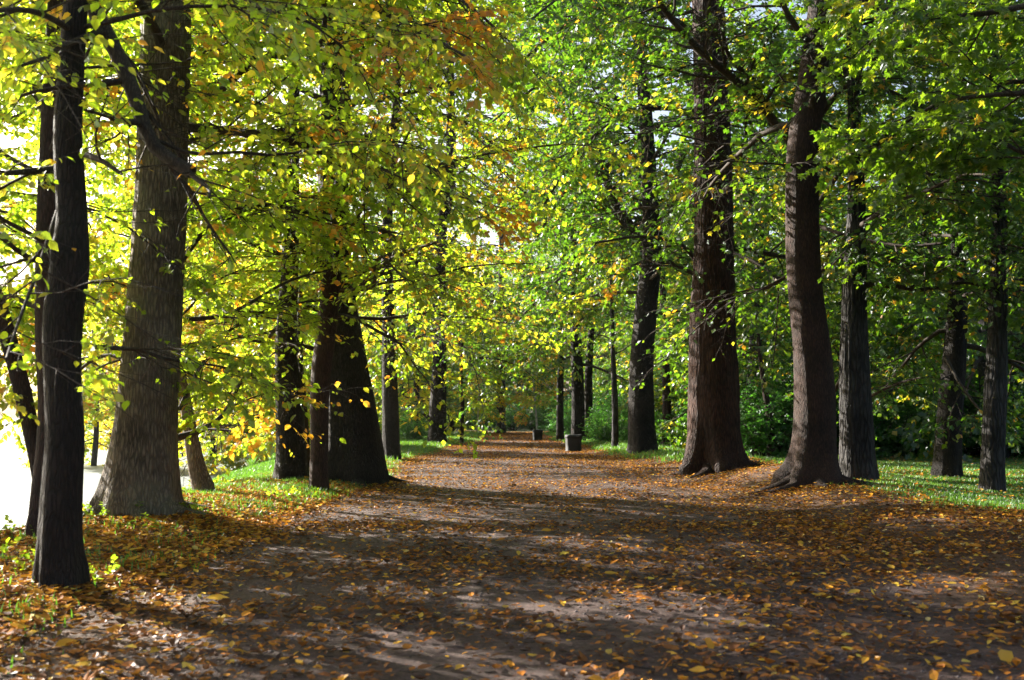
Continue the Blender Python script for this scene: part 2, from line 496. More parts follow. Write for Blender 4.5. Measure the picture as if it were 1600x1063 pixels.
KITE = (np.array([[0, 0, 0], [.45, -.36, .03], [1, 0, -.06], [.45, .36, .03]]), np.array([[0, 1, 2], [0, 2, 3]]))
OVATE = (np.array([[0, 0, 0], [.22, -.27, .05], [.55, -.31, .05], [1, 0, -.10], [.55, .31, .05], [.22, .27, .05], [.5, 0, -.02]]),
         np.array([[0, 1, 6], [1, 2, 6], [2, 3, 6], [3, 4, 6], [4, 5, 6], [5, 0, 6]]))
MAPLE = (np.array([[0, 0, 0], [.10, -.30, .02], [.12, -.52, -.02], [.38, -.30, .04], [.62, -.50, -.05], [.62, -.16, .04], [1, 0, -.10], [.62, .16, .04],
                   [.62, .50, -.05], [.38, .30, .04], [.12, .52, -.02], [.10, .30, .02], [.35, 0, 0]]),
         np.array([[i, i + 1 if i < 11 else 0, 12] for i in range(12)]))

def leaves(rg, tw, spacing, size, tone, shape=KITE, hang=.45, tilt=.45, keep=None, t0=.1, curl=0.0):
    """leaves set along the twigs tw (M,n,3)"""
    M_, n, _ = tw.shape
    L = np.linalg.norm(np.diff(tw, axis=1), axis=2).sum(1)
    cnt = np.maximum(2, np.round(L / spacing)).astype(int)
    idx = np.repeat(np.arange(M_), cnt)
    k = np.concatenate([np.arange(c) for c in cnt])
    t = t0 + (1 - t0) * (k + rg.uniform(.3, 1, len(k))) / cnt[idx]
    f = np.clip(t, 0, .999) * (n - 1); i = f.astype(int); w = (f - i)[:, None]
    A, B = tw[idx, i], tw[idx, i + 1]
    o = A * (1 - w) + B * w
    if keep is not None:
        kp = keep(o); o, A, B, k = o[kp], A[kp], B[kp], k[kp]
    m_ = len(o)
    T = norm(B - A)
    side = norm(np.cross(T, np.array([[0, 0, 1.0]])) + 1e-5) * np.where(k % 2 == 0, 1, -1)[:, None]
    d = norm(T * rg.uniform(.2, .9, m_)[:, None] + side * rg.uniform(.5, 1, m_)[:, None] + np.array([0, 0, -1.0]) * (hang * rg.uniform(.2, 1.8, m_))[:, None] + rg.normal(0, .15, (m_, 3)))
    nn = norm(np.array([[0, 0, 1.0]]) + rg.normal(0, tilt, (m_, 3)))
    wv = norm(np.cross(nn, d)); nn = np.cross(d, wv)
    sz = size * rg.uniform(.45, 1.35, m_)
    tv, tf = shape
    X = o[:, None] + sz[:, None, None] * (tv[None, :, 0:1] * d[:, None] + tv[None, :, 1:2] * wv[:, None] + tv[None, :, 2:3] * nn[:, None])
    nvv = len(tv)
    F = (np.arange(m_) * nvv)[:, None, None] + tf[None]
    tn = tone(o, rg)
    return X.reshape(-1, 3), F.reshape(-1, 3), np.repeat(tn, nvv)

def tone_field(base, spread, orange=(), amp=.25, seed=0, speck=.035):
    """autumn colour: clumps of turning leaves; orange = [(x,y,z,radius,amount)]"""
    def f(o, rg):
        c = fbm(o[:, 0] * .55 + seed, o[:, 1] * .55, o[:, 2] * .55, 3)
        t = base + spread * (rg.random(len(o)) - .5) * 2 + amp * (c - .5) * 2
        turning = fbm(o[:, 0] * 1.3 + seed + 50, o[:, 1] * 1.3, o[:, 2] * 1.3, 2)
        t = t + .5 * sstep(.64, .76, turning) * .7
        for (x, y, z, r_, a_) in orange:
            d2 = ((o - np.array([x, y, z])) ** 2).sum(1) / r_ ** 2
            t = t + a_ * np.exp(-d2) * rg.uniform(.3, 1.2, len(o))
        t = np.where(rg.random(len(o)) < speck, .75 + .2 * rg.random(len(o)), t)
        return np.clip(t, 0, 1)
    return f

HT = []   # all tree roots
def make_limb_wood(name, parent, org, P, Rr, extra, mat, k=8):
    parts = [tubes(P[None] if P.ndim == 2 else P, Rr[None] if Rr.ndim == 1 else Rr, k)]
    for (p_, r_, kk) in extra:
        if len(p_): parts.append(tubes(p_, r_, kk))
    v, q_ = merge(parts)
    return put(name, mesh(name, v - org, q_, mat=mat), parent)

def grow(rg, limbs, root, org, tone, mat_leaf, mat_wood=None, leaf=.085, lsp=.055, sec_sp=.42, tw_sp=.17, shape=KITE,
         keep=None, droop=.3, sec_len=.30, sec0=.7, tw_len=.38, sub=True, name='crown', hang=.45, t0=.18, wood_each=True):
    """limbs: list of (P (n,3), R (n,)). Grows side branches, twigs and leaves; each limb is a part of its own."""
    mat_wood = mat_wood or M_TWIG
    sec_sp *= .8; tw_sp *= .8; tw_len *= 1.5; lsp *= .68; leaf *= 1.24; sec_len *= 1.25
    allv, allf, alltone, off = [], [], [], 0
    bunch = []
    for (P, Rr) in limbs:
        P0, R0 = P[None], Rr[None]
        s1, r1, _, _ = spawn(rg, P0, R0, sec_sp, t0, lambda L, t: sec0 + sec_len * L * (1 - t) * 1.2, .95, n=6, droop=droop, wob=.22, rfac=.5, rmin=.006)
        src, srcr = s1, r1
        s2, r2, _, _ = spawn(rg, src, srcr, tw_sp, .12, lambda L, t: tw_len * (.55 + .6 * (1 - t)) + 0 * L, .85, n=4, droop=droop, flat=.45, wob=.2, rfac=.5, rmin=.0028)
        tw = s2
        ext = [(s1, r1, 4), (s2, r2, 3)]
        if wood_each: make_limb_wood('bough', root, org, P, Rr, ext, mat_wood)
        else: bunch += [tubes(P0, R0, 6), tubes(s1, r1, 3)]
        v, f, tn = leaves(rg, tw, lsp, leaf, tone, shape, hang=hang, keep=keep)
        allv.append(v - org); allf.append(f + off); alltone.append(tn); off += len(v)
    if bunch:
        v, q_ = merge(bunch)
        put('boughs' if False else 'branches', mesh('branches', v - org, q_, mat=mat_wood), root)
    V_ = np.concatenate(allv); F_ = np.concatenate(allf); T_ = np.concatenate(alltone)
    o = put(name, mesh(name, V_, tris=F_, mat=mat_leaf, smooth=False, attrs={'tone': T_}), root)
    return o, len(F_)

def auto_limbs(rg, S, zlo, zhi, n, length, elev=(.5, .9), az0=0.0, droop=.55, rscale=.32, bias=None, biasw=0.0, nseg=11, wob=.17):
    """limbs leaving the trunk axis S (n,4) between heights zlo and zhi above its foot"""
    out = []
    h = S[:, 2] - S[0, 2]
    n = int(n * 1.35)
    for i in range(n):
        f = (i + rg.uniform(0, 1)) / n
        z = zlo + (zhi - zlo) * f
        j = int(np.argmin(np.abs(h - z)))
        o = S[j, :3]; r_ = S[j, 3]
        az = az0 + i * 2.399 + rg.uniform(-.4, .4)
        d = np.array([math.cos(az), math.sin(az), 0])
        if bias is not None: d = norm(d + biasw * np.array([bias[0], bias[1], 0]))
        e = elev[0] + (elev[1] - elev[0]) * f
        d = norm(d * math.cos(e) + np.array([0, 0, math.sin(e)]))
        L = length(f) * rg.uniform(.8, 1.2)
        P = [o]; cur = d
        for s in range(nseg):
            cur = norm(cur + rg.normal(0, wob, 3) + np.array([0, 0, -droop * (1.1 - .5 * f) / nseg]))
            P.append(P[-1] + cur * L / nseg)
        rb = min(max(r_ * rscale, .018), .075) * (L / 6) ** .5
        out.append((np.array(P), rb * (.10 + .9 * (1 - np.linspace(0, 1, nseg + 1)) ** 1.3)))
    return out

def pix_limb(pts, D, widths, n=12, rg=None):
    """a limb seen in the photograph along these pixels; D one depth or one per point"""
    m_ = len(pts)
    Ds = np.linspace(D[0], D[1], m_) if isinstance(D, tuple) else np.full(m_, D)
    ws = np.linspace(widths[0], widths[1], m_)
    P4 = np.array([[*at(px, py, d), w * d / FPX / 2] for (px, py), d, w in zip(pts, Ds, ws)])
    S = resample(P4, n)
    return S[:, :3], np.maximum(S[:, 3], .004)

def hero_trunk(px, mat, D=None, top=None, **kw):
    """px: [(x, y, width)] from the foot up in the photograph; returns root, axis S, D"""
    x0, y0, w0 = px[0]
    if D is None: D = foot(x0, y0)
    P4 = []
    for (x, y, w) in px:
        P4.append([*at(x, y, D), w * D / FPX / 2])
    P4 = np.array(P4)
    P4[0, 2] = gz(P4[0, 0], P4[0, 1])
    P4[0, 3] = P4[1, 3] * 1.08 if kw.get('flare', .5) else P4[0, 3]
    # carry the trunk on above the frame
    if top:
        lastp, lastr = P4[-1, :3], P4[-1, 3]
        dirv = norm(P4[-1, :3] - P4[-2, :3]); dirv = norm(dirv * .6 + np.array([0, 0, .4]))
        rem = top - lastp[2]
        if rem > 1:
            for f in (.25, .5, .75, 1.0):
                P4 = np.vstack([P4, [*(lastp + dirv * rem * f), max(lastr * (1 - .85 * f), .03)]])
    return P4, D

def bare_twig(root, org, pts, D, w):
    P, Rr = pix_limb(pts, D, w, n=16)
    v, q = tubes(P[None], Rr[None], 6)
    put('twig', mesh('twig', v - org, q, mat=M_BARK_GREY), root)
def surface_roots(root, org, r0, angs, L, mat, seed, spread=1.0):
    rg = np.random.default_rng(seed)
    for a in angs:
        l_ = L * rg.uniform(.7, 1.2); n = 12
        aa = a; p = org[:2] + np.array([math.cos(a), math.sin(a)]) * r0 * .55
        P, Rr = [], []
        for i in range(n):
            f = i / (n - 1)
            rad = .34 * r0 * (1 - f) ** 1.3 + .018
            z = float(gz(p[0], p[1])) + (.55 * r0 * math.exp(-f * 7) - .25 * rad - .03 * f)
            P.append([p[0], p[1], z]); Rr.append(rad)
            aa += rg.normal(0, .16)
            p = p + np.array([math.cos(aa), math.sin(aa)]) * l_ / n
        v, q = tubes(np.array(P)[None], np.array(Rr)[None], 12)
        put('root', mesh('root', v - org, q, mat=mat), root)

CLEAR = []   # boles kept mostly free of foliage low down: (root x/y column points, half width)
def thin(o, rg, D):
    k = np.ones(len(o), bool)
    for (P4, p_) in CLEAR:
        Y = P4[0, 1]
        f = o[:, 1] / Y
        # line of growth towards the open path in front of this bole
        zt = CAM_H + (o[:, 2] - CAM_H) / f
        xc = np.interp(zt, P4[:, 2], P4[:, 0]); rc = np.interp(zt, P4[:, 2], P4[:, 3])
        near = (o[:, 1] < Y) & (np.abs(o[:, 0] / f - xc) < rc * 1.15) & (zt < P4[-1, 2])
        k &= ~near | (rg.random(len(o)) < p_)
    return k
SHOWZ = lambda y: CAM_H + .43 * y   # height of the frame's top edge at depth y

HP = {}
DEFER = []
def tree(*a, **k):
    DEFER.append((a, k))
def flush_trees():
    for a, k in DEFER:
        HP[a[0]] = hero_trunk(a[2], a[3], k.get('D'), k.get('top', 16), flare=k.get('flare', .5))
        if 'clear' in k:
            c = k.pop('clear'); P4 = HP[a[0]][0]; n_ = len(a[2]) if c[1] is None else c[1]
            CLEAR.append((P4[:n_], c[0]))
    CLEAR.append((np.array([[*at(x, y, 36.5), .22] for x, y in [(1014, 400), (985, 355), (958, 312), (940, 250)]]), .25))
    for a, k in DEFER: tree_now(*a, **k)
def tree_now(name_label, cat, px, bark, top=16, D=None, zlo=3, zhi=14, nl=14, length=lambda f: 5 - 2.5 * f, base=.5, spread=.08, orange=(), seed=1,
         leaf=.085, lsp=.06, extra=(), k=40, flare=.5, lobes=5, ridge=.012, droop=.5, elev=(.3, .9), bias=None, biasw=0, mat_leaf=None, group=None,
         shape=KITE, keep=None, knots=(), stems=(), sec_sp=.42, tw_sp=.17, kind='tree', amp=.2, bumps=.04, speck=.035, hang=.45, roots=None, bare=None, above_keep=.45, dens=1.0):
    rg = np.random.default_rng(seed)
    P4, D = HP[name_label]
    org = P4[0, :3].copy()
    root = put(kind, None, loc=Vector(org))
    tag(root, name_label, cat, group)
    me, S = trunk_mesh('trunk', np.column_stack([P4[:, :3] - org, P4[:, 3]]), bark, k=k, flare=flare, lobes=lobes, seed=seed, ridge=ridge, knots=knots, bumps=bumps)
    put('trunk', me, root)
    S = S.copy(); S[:, :3] += org
    for (spx, sD, smat) in stems:      # further stems of the same tree
        Q = np.array([[*at(x, y, sD), w * sD / FPX / 2] for (x, y, w) in spx])
        me2, S2 = trunk_mesh('stem', np.column_stack([Q[:, :3] - org, Q[:, 3]]), smat, k=20, flare=0.0, seed=seed + 5, ridge=.008)
        put('stem', me2, root)
    if bare: bare_twig(root, org, *bare)
    if roots: surface_roots(root, org, P4[1, 3], roots[0], roots[1], bark, seed)
    limbs = list(extra) + (auto_limbs(rg, S, zlo, zhi, nl, length, elev=elev, droop=droop, bias=bias, biasw=biasw) if nl else [])
    if limbs:
        # unseen foliage above the frame: thinned to save leaves and tune the shade below
        def kp(o, keep=keep):
            above = (o[:, 2] > SHOWZ(o[:, 1]) + 1.5)
            r_ = rg.random(len(o))
            kk = (~above | (r_ < above_keep)) & (rg.random(len(o)) < dens) & thin(o, rg, D)
            if keep is not None: kk &= keep(o)
            return kk
        c, nf = grow(rg, limbs, root, org, tone_field(base, spread, orange, seed=seed * 3.3, amp=amp, speck=speck), mat_leaf or M_LEAF, leaf=leaf, lsp=lsp,
                     shape=shape, keep=kp, sec_sp=sec_sp, tw_sp=tw_sp, hang=hang)
    HT.append(root)
    return root, S, D

# ---------------------------------------------------------------- the left row
DEN = dict(sec_sp=.30, tw_sp=.11, lsp=.05)
MID = dict(sec_sp=.36, tw_sp=.15, lsp=.065)
OR1 = [tuple(at(690, 130, 9.5)) + (1.2, .3), tuple(at(620, 90, 11)) + (1.2, .3), tuple(at(760, 60, 10)) + (.8, .22), tuple(at(640, 230, 12)) + (.7, .2)]
# slim dark tree at the left front, with its sawn bough reaching to the right
tree('slim dark trunk nearest the camera at the left, standing among herbs and leaves', 'tree',
     [(95, 917, 70), (93, 850, 60), (97, 760, 58), (101, 680, 56), (97, 590, 54), (98, 500, 58), (108, 420, 58), (112, 340, 47), (106, 220, 44), (110, 120, 40), (122, -60, 34)],
     M_BARK_DARK, top=10, zlo=4.3, zhi=9, nl=9, roots=([-2.0, -.6, .8], .55), length=lambda f: 3.4 - 1.2 * f, base=.62, spread=.12, above_keep=.7, seed=11, leaf=.062, dens=.6, clear=(.12, None),
     shape=OVATE, flare=.5, ridge=.004, bumps=.05, mat_leaf=M_LEAF, knots=[(2.6, 1.2, .12), (1.4, 4.5, .10)],
     sec_sp=.3, tw_sp=.13, lsp=.055,
     keep=lambda o: (o[:, 1] > 2.0) & ~((np.abs(o[:, 0] / o[:, 1] + .335) < .05) & (o[:, 2] < 3.2)),
     extra=[pix_limb([(118, -40), (165, 50), (195, 110), (215, 165), (240, 228), (300, 270)], (8.0, 7.7), (26, 22), rg=None),
            pix_limb([(236, 215), (300, 240), (370, 238), (440, 242), (520, 225)], (7.75, 8.6), (7, 3)),
            pix_limb([(130, 240), (160, 252), (190, 272)], (8.0, 7.6), (12, 6), n=6),
            pix_limb([(85, 265), (45, 268), (0, 270), (-60, 255)], (8.1, 7.2), (13, 6)),
            pix_limb([(90, 420), (40, 400), (0, 370), (-60, 330)], (8.1, 7.4), (11, 5)),
            pix_limb([(130, 60), (60, 20), (-20, 20), (-90, 60)], (7.9, 5.6), (12, 5)),
            pix_limb([(120, -20), (220, -40), (330, -20), (430, 20)], (7.9, 6.3), (12, 4)),
            pix_limb([(90, 330), (60, 420), (30, 500), (10, 560)], (8.1, 6.2), (8, 4)),
            ])
# two-stemmed tree just behind it on the brow of the bank
tree('two-stemmed trunk half hidden behind the slim dark front tree on the bank', 'tree',
     [(70, 842, 62), (74, 760, 46), (80, 650, 40), (76, 500, 40), (74, 350, 32), (78, 200, 28), (84, 60, 24), (90, -80, 22)],
     M_BARK_SMOOTH, top=12, zlo=2.0, zhi=10, nl=16, length=lambda f: 4.2 - 1.4 * f, base=.64, dens=.8, above_keep=.4, spread=.12, seed=12, leaf=.08,
     flare=.5, shape=OVATE, bias=(-1, 0), biasw=.6, ridge=.006,
     stems=[([(66, 775, 20), (52, 690, 24), (32, 600, 26), (5, 500, 24), (-30, 380, 20), (-60, 200, 16)], 11.2, M_BARK_SMOOTH)],
     sec_sp=.3, tw_sp=.12, lsp=.05, keep=lambda o: o[:, 1] > 4)
# the great grey trunk
tree('great grey furrowed trunk with spreading foot at the left, lake behind it', 'tree',
     [(217, 802, 128), (222, 745, 106), (229, 650, 92), (240, 500, 84), (250, 340, 80), (256, 160, 77), (260, 0, 76), (264, -150, 70)],
     M_BARK_GREY, top=18, zlo=4.6, zhi=15, nl=12, length=lambda f: 5.2 - 2 * f, base=.60, dens=.65, above_keep=.4, clear=(.10, None), roots=([-2.2, -1.2, -.3, .8, 2.6, 3.6], 1.3), spread=.12, seed=13, leaf=.085, k=96, flare=.42, lobes=6,
     ridge=.016, elev=(.15, .9), bias=(0, .5), biasw=.5, orange=OR1,
     keep=lambda o: (o[:, 2] > 1.9 + .3 * np.sin(o[:, 0] * 4)) & ~((np.abs(o[:, 0] / o[:, 1] + .355) < .035) & (o[:, 1] < 14.6) & (o[:, 2] < 6.3)),
     extra=[pix_limb([(268, 686), (310, 674), (345, 652), (362, 625), (380, 590)], (14.3, 15.2), (12, 4)),
            pix_limb([(280, 640), (320, 560), (360, 515), (430, 480), (500, 470)], (14.5, 16.5), (7, 3)),
            pix_limb([(290, 500), (340, 495), (380, 480), (450, 440), (520, 420)], (14.6, 17), (8, 3)),
            pix_limb([(262, 120), (330, 150), (400, 90), (440, 84), (495, 78), (508, 40), (505, -20)], (14.4, 12.5), (11, 8)),
            pix_limb([(275, 420), (330, 350), (400, 320), (470, 330), (530, 350)], (14.6, 16.0), (10, 4)),
            pix_limb([(270, 230), (340, 210), (420, 205), (500, 200), (580, 215)], (14.4, 12.0), (10, 4)),
            pix_limb([(262, 40), (380, -30), (520, -10), (640, 40), (730, 90)], (14.4, 10.5), (12, 4)),
            pix_limb([(262, -40), (420, -90), (600, -60), (720, 0), (790, 60)], (14.4, 11.5), (12, 4)),
            pix_limb([(230, 600), (190, 560), (150, 560), (100, 600)], (14.6, 15.5), (9, 4)),
            pix_limb([(235, 520), (170, 450), (100, 430), (30, 470)], (14.6, 15.0), (9, 4)),
            ], **DEN)
tree('small leaning trunk low on the bank at the water’s edge'.replace('’', ''), 'tree',
     [(322, 772, 40), (309, 735, 27), (300, 690, 23), (292, 640, 19), (278, 560, 16), (262, 480, 14), (250, 400, 12)],
     M_BARK_GREY, top=9, zlo=2.6, zhi=9, nl=14, length=lambda f: 4.5 - 1.5 * f, base=.64, spread=.12, seed=14, above_keep=.15, dens=.7, keep=lambda o: o[:, 2] > 1.25 + .25 * np.sin(o[:, 0] * 3), leaf=.11, flare=.6, k=24,
     extra=[pix_limb([(298, 706), (280, 712), (250, 722), (225, 735)], (25.5, 25), (7, 2), n=7)], bias=(-.5, .5), biasw=.5, orange=[tuple(at(380, 600, 24)) + (1.6, .3)], **MID)
tree('dark trunk with flared foot on the grassy bank, left of the close pair', 'tree',
     [(455, 750, 58), (455, 700, 46), (452, 620, 42), (447, 540, 34), (452, 440, 28), (455, 350, 24), (458, 200, 20)],
     M_BARK_DARK, stems=[([(479, 748, 15), (475, 650, 12), (468, 560, 11), (471, 450, 9), (476, 330, 7)], 21.6, M_BARK_DARK)], top=17, zlo=3.2, zhi=15, nl=17, length=lambda f: 6.2 - 2.6 * f, base=.64, spread=.12, seed=15, above_keep=.12, dens=.5, keep=lambda o: o[:, 2] > 1.05 + .25 * np.sin(o[:, 0] * 3), clear=(.35, 7), leaf=.10, elev=(.05, .9), bias=(-.6, 0), biasw=.7, orange=[tuple(at(400, 600, 21)) + (1.2, .3), tuple(at(440, 640, 20)) + (.8, .4)],
     extra=[pix_limb([(440, 640), (410, 650), (370, 665), (330, 660)], (21.5, 20), (6, 3), n=8),
            pix_limb([(445, 590), (400, 585), (350, 600), (300, 610)], (21.5, 19), (8, 3))], **MID)
tree('slender grey-brown trunk pressed against the left side of the thick leaning one', 'tree',
     [(498, 767, 32), (499, 700, 28), (500, 600, 30), (510, 520, 32), (520, 420, 28), (528, 340, 22), (538, 200, 18)],
     M_BARK_SMOOTH, top=13, zlo=2.9, zhi=11, nl=13, length=lambda f: 3.8 - 1.5 * f, base=.60, spread=.12, seed=16, above_keep=.15, dens=.5, clear=(.3, 5), leaf=.09, flare=.2, elev=(.05, .8), bias=(.2, -.5), biasw=.4,
     orange=[tuple(at(525, 560, 18)) + (.6, .5)], **MID)
tree('thick dark ridged trunk leaning left beside the path, narrow stem at its side', 'tree',
     [(556, 752, 104), (554, 700, 86), (547, 620, 74), (538, 560, 68), (528, 470, 56), (522, 380, 50), (520, 200, 44)],
     M_BARK_DARK, top=18, zlo=3.4, zhi=15, nl=18, length=lambda f: 5.8 - 2.6 * f, base=.58, spread=.12, seed=17, above_keep=.15, dens=.55, roots=([-2.3, -1.4, -.5, .5], 1.4), clear=(.3, 5), leaf=.10, k=80, flare=.35, ridge=.022, elev=(.0, .9), bias=(.3, -.4), biasw=.3,
     extra=[pix_limb([(520, 555), (470, 540), (410, 535), (350, 520)], (20.5, 18.5), (8, 4)),
            pix_limb([(530, 500), (570, 440), (620, 400), (680, 380)], (20.5, 19), (9, 4)),
            pix_limb([(522, 300), (600, 200), (700, 180), (790, 240)], (20.8, 22), (9, 4)),
            pix_limb([(520, 200), (580, 60), (680, 20), (790, 60)], (20.8, 23), (9, 4))], **MID)
tree('straight slim trunk by the left path edge, just past the thick leaning one', 'tree',
     [(612, 719, 36), (610, 640, 26), (607, 500, 20), (605, 350, 17), (618, 180, 14), (622, 80, 12)],
     M_BARK_DARK, top=19, zlo=3.5, zhi=18, nl=20, length=lambda f: 5.6 - 2.4 * f, base=.48, spread=.14, seed=18, mat_leaf=M_LEAF_MID, above_keep=.2, dens=.75, clear=(.3, None), leaf=.13, flare=.4, k=32, elev=(.0, .8),
     extra=[pix_limb([(605, 330), (680, 260), (760, 250), (830, 310)], (33, 31), (7, 3)), pix_limb([(616, 120), (700, 60), (780, 70), (860, 120)], (33, 32), (7, 3)),
            pix_limb([(605, 420), (660, 400), (720, 420), (780, 470)], (33, 34), (6, 2))], sec_sp=.42, tw_sp=.18, lsp=.09,
     orange=[tuple(at(590, 635, 31)) + (.8, .4)])
tree('dark trunk bending right as it rises, on the grass tip where the path narrows', 'tree',
     [(683, 693, 30), (684, 640, 26), (687, 560, 22), (686, 430, 20), (690, 350, 20), (703, 290, 18), (704, 150, 14), (700, 20, 12)],
     M_BARK_DARK, top=26, zlo=4.5, zhi=25, nl=24, length=lambda f: 7.5 - 3.2 * f, base=.40, spread=.16, seed=19, mat_leaf=M_LEAF_MID, clear=(.3, None), leaf=.15, flare=.3, k=32, elev=(.0, .8), sec_sp=.5, tw_sp=.21, lsp=.10, orange=[tuple(at(770, 390, 52)) + (3, .5), tuple(at(790, 480, 52)) + (2.5, .45), tuple(at(720, 380, 54)) + (2, .4), tuple(at(770, 110, 52)) + (3, .3)],
     extra=[pix_limb([(675, 660), (664, 648), (650, 638), (638, 634)], (52, 51), (7, 3), n=8), pix_limb([(703, 150), (760, 90), (830, 100), (900, 150)], (53, 51), (7, 3)), pix_limb([(703, 290), (760, 230), (830, 220), (890, 270)], (53, 50), (7, 3)),
            pix_limb([(690, 390), (750, 340), (820, 340), (880, 390)], (53, 51), (6, 3)), pix_limb([(700, 20), (770, -20), (840, -10), (910, 30)], (53, 52), (7, 3))])
tree('thin sapling stem just right of the bending dark trunk', 'sapling',
     [(721, 693, 6), (723, 600, 6), (721, 560, 5), (726, 480, 4)], M_BARK_SMOOTH, top=9, zlo=2.5, zhi=9, nl=12, length=lambda f: 2.6 - 1.2 * f, base=.55, spread=.15,
     seed=20, leaf=.16, flare=.2, k=10, kind='sapling', sec_sp=.5, tw_sp=.25, lsp=.12)
tree('lone straight trunk standing at the far end of the path', 'tree',
     [(783, 678, 18), (783, 590, 13), (783, 500, 10)], M_BARK_BLUE, top=36, zlo=5, zhi=35, nl=34, length=lambda f: 10 - 4 * f, base=.42, spread=.16, seed=21, mat_leaf=M_LEAF_MID, leaf=.22,
     flare=.3, k=20, elev=(-.1, .8), sec_sp=.7, tw_sp=.3, lsp=.16, orange=[tuple(at(780, 480, 88)) + (5, .35)])
# ---------------------------------------------------------------- the right row
tree('slim dark trunk at the far right of the path, beyond the litter bins', 'tree',
     [(875, 689, 13), (875, 620, 11), (877, 520, 9)], M_BARK_DARK, top=28, zlo=4, zhi=27, nl=24, length=lambda f: 7 - 3 * f, base=.36, spread=.14, seed=31, mat_leaf=M_LEAF_MID, leaf=.16,
     flare=.3, k=16, sec_sp=.52, tw_sp=.22, lsp=.11)
tree('broad dark trunk with twin stem directly behind the larger litter bin', 'tree',
     [(903, 692, 24), (903, 620, 20), (900, 520, 17)], M_BARK_DARK, top=28, zlo=4, zhi=27, nl=26, length=lambda f: 7.5 - 3.4 * f, base=.34, spread=.14, seed=32, mat_leaf=M_LEAF_MID, leaf=.16,
     stems=[([(917, 691, 15), (919, 640, 14), (921, 560, 11), (930, 440, 8)], 56.2, M_BARK_DARK)], flare=.3, k=20, sec_sp=.52, tw_sp=.22, lsp=.11,
     orange=[tuple(at(860, 560, 50)) + (2, .3), tuple(at(930, 440, 50)) + (3, .4)])
tree('slender dark trunk in the shrubs between the bin and the wide curved trunk', 'tree',
     [(961, 701, 13), (961, 640, 10), (958, 560, 8)], M_BARK_BLUE, top=12, zlo=3.5, zhi=12, nl=14, length=lambda f: 4 - 1.5 * f, base=.36, spread=.12, seed=33, mat_leaf=M_LEAF_MID, leaf=.16,
     flare=.3, k=16, sec_sp=.5, tw_sp=.24, lsp=.12)
tree('wide dark trunk curving right, forked high above into a left-reaching bough', 'tree',
     [(1005, 708, 54), (1002, 650, 41), (1003, 560, 37), (1010, 480, 35), (1018, 400, 31), (1017, 330, 26), (1010, 200, 22), (1000, 60, 18)],
     M_BARK_DARK, top=22, zlo=4.6, zhi=20, nl=24, length=lambda f: 6.2 - 2.2 * f, base=.34, spread=.12, seed=34, mat_leaf=M_LEAF_MID, leaf=.13, clear=(.25, None), bare=([(950, 255), (934, 285), (931, 315), (950, 333), (980, 341), (1004, 338)], 36, (3, 4)), flare=.35, k=48, ridge=.02,
     sec_sp=.44, tw_sp=.17, lsp=.085, orange=[tuple(at(945, 420, 34)) + (1.6, .45), tuple(at(930, 470, 34)) + (1.2, .3)],
     extra=[pix_limb([(1014, 400), (985, 355), (958, 312), (940, 250), (930, 170)], (37.5, 35), (20, 8)),
            pix_limb([(1015, 345), (990, 340), (955, 330), (938, 310)], (37.5, 34), (8, 3), n=8),
            pix_limb([(1020, 390), (1050, 330), (1060, 260), (1075, 190)], (37.5, 38), (12, 6)),
            pix_limb([(1010, 200), (930, 130), (850, 130), (770, 190)], (37.5, 34), (9, 3)), pix_limb([(1000, 60), (920, 0), (840, 0), (760, 40)], (37.5, 35), (9, 3)),
            pix_limb([(1000, 100), (930, 70), (870, 90), (800, 160)], (37.5, 40), (8, 3)), pix_limb([(1012, 280), (940, 200), (880, 210), (800, 280)], (37.5, 41), (8, 3)),
            pix_limb([(1016, 330), (940, 390), (880, 430), (810, 500)], (37.5, 36), (7, 3)), pix_limb([(1012, 250), (950, 240), (890, 290), (840, 370)], (37.5, 33), (7, 3))])
tree('slim trunk just behind the wide curved one, to its right', 'tree',
     [(1041, 699, 18), (1042, 620, 14), (1038, 540, 12), (1036, 470, 10)], M_BARK_SMOOTH, top=14, zlo=4, zhi=13, nl=14, length=lambda f: 4 - 1.5 * f, base=.34, spread=.12, seed=35, mat_leaf=M_LEAF_MID, leaf=.16,
     flare=.3, k=16, sec_sp=.5, tw_sp=.24, lsp=.12)
tree('massive straight trunk of reddish furrowed bark with buttressed foot, thickest on the right', 'tree',
     [(1117, 735, 104), (1115, 690, 80), (1115, 600, 78), (1113, 500, 70), (1115, 400, 62), (1113, 200, 56), (1106, 0, 50), (1100, -120, 46)],
     M_BARK_RED, top=22, zlo=5.2, zhi=18, nl=16, length=lambda f: 5.8 - 2.2 * f, base=.33, spread=.12, seed=36, mat_leaf=M_LEAF_MID, leaf=.11, clear=(.14, None), roots=([-2.9, -2.1, -1.2, -.3, .6, 2.4], 1.8), k=110, flare=.75, lobes=5, ridge=.03,
     elev=(.1, .9), knots=[(6.6, 4.0, .35)], bias=(-.4, .2), biasw=.3, sec_sp=.4, tw_sp=.16, lsp=.08,
     orange=[tuple(at(950, 440, 24)) + (1.0, .4)],
     extra=[pix_limb([(1088, 430), (1050, 412), (1030, 400), (1000, 410), (960, 430)], (25.6, 23.5), (8, 3)),
            pix_limb([(1140, 395), (1180, 410), (1220, 440), (1260, 470)], (25.6, 24), (8, 3)),
            pix_limb([(1090, 410), (1060, 380), (1000, 370), (930, 380)], (25.6, 23), (8, 3)),
            pix_limb([(1108, 60), (1000, 10), (900, 30), (810, 100)], (25.6, 22), (10, 4)), pix_limb([(1106, 180), (1000, 170), (910, 230), (850, 320)], (25.6, 23), (9, 3)),
            pix_limb([(1104, -60), (1000, -60), (900, -20), (830, 30)], (25.6, 19), (10, 3))])
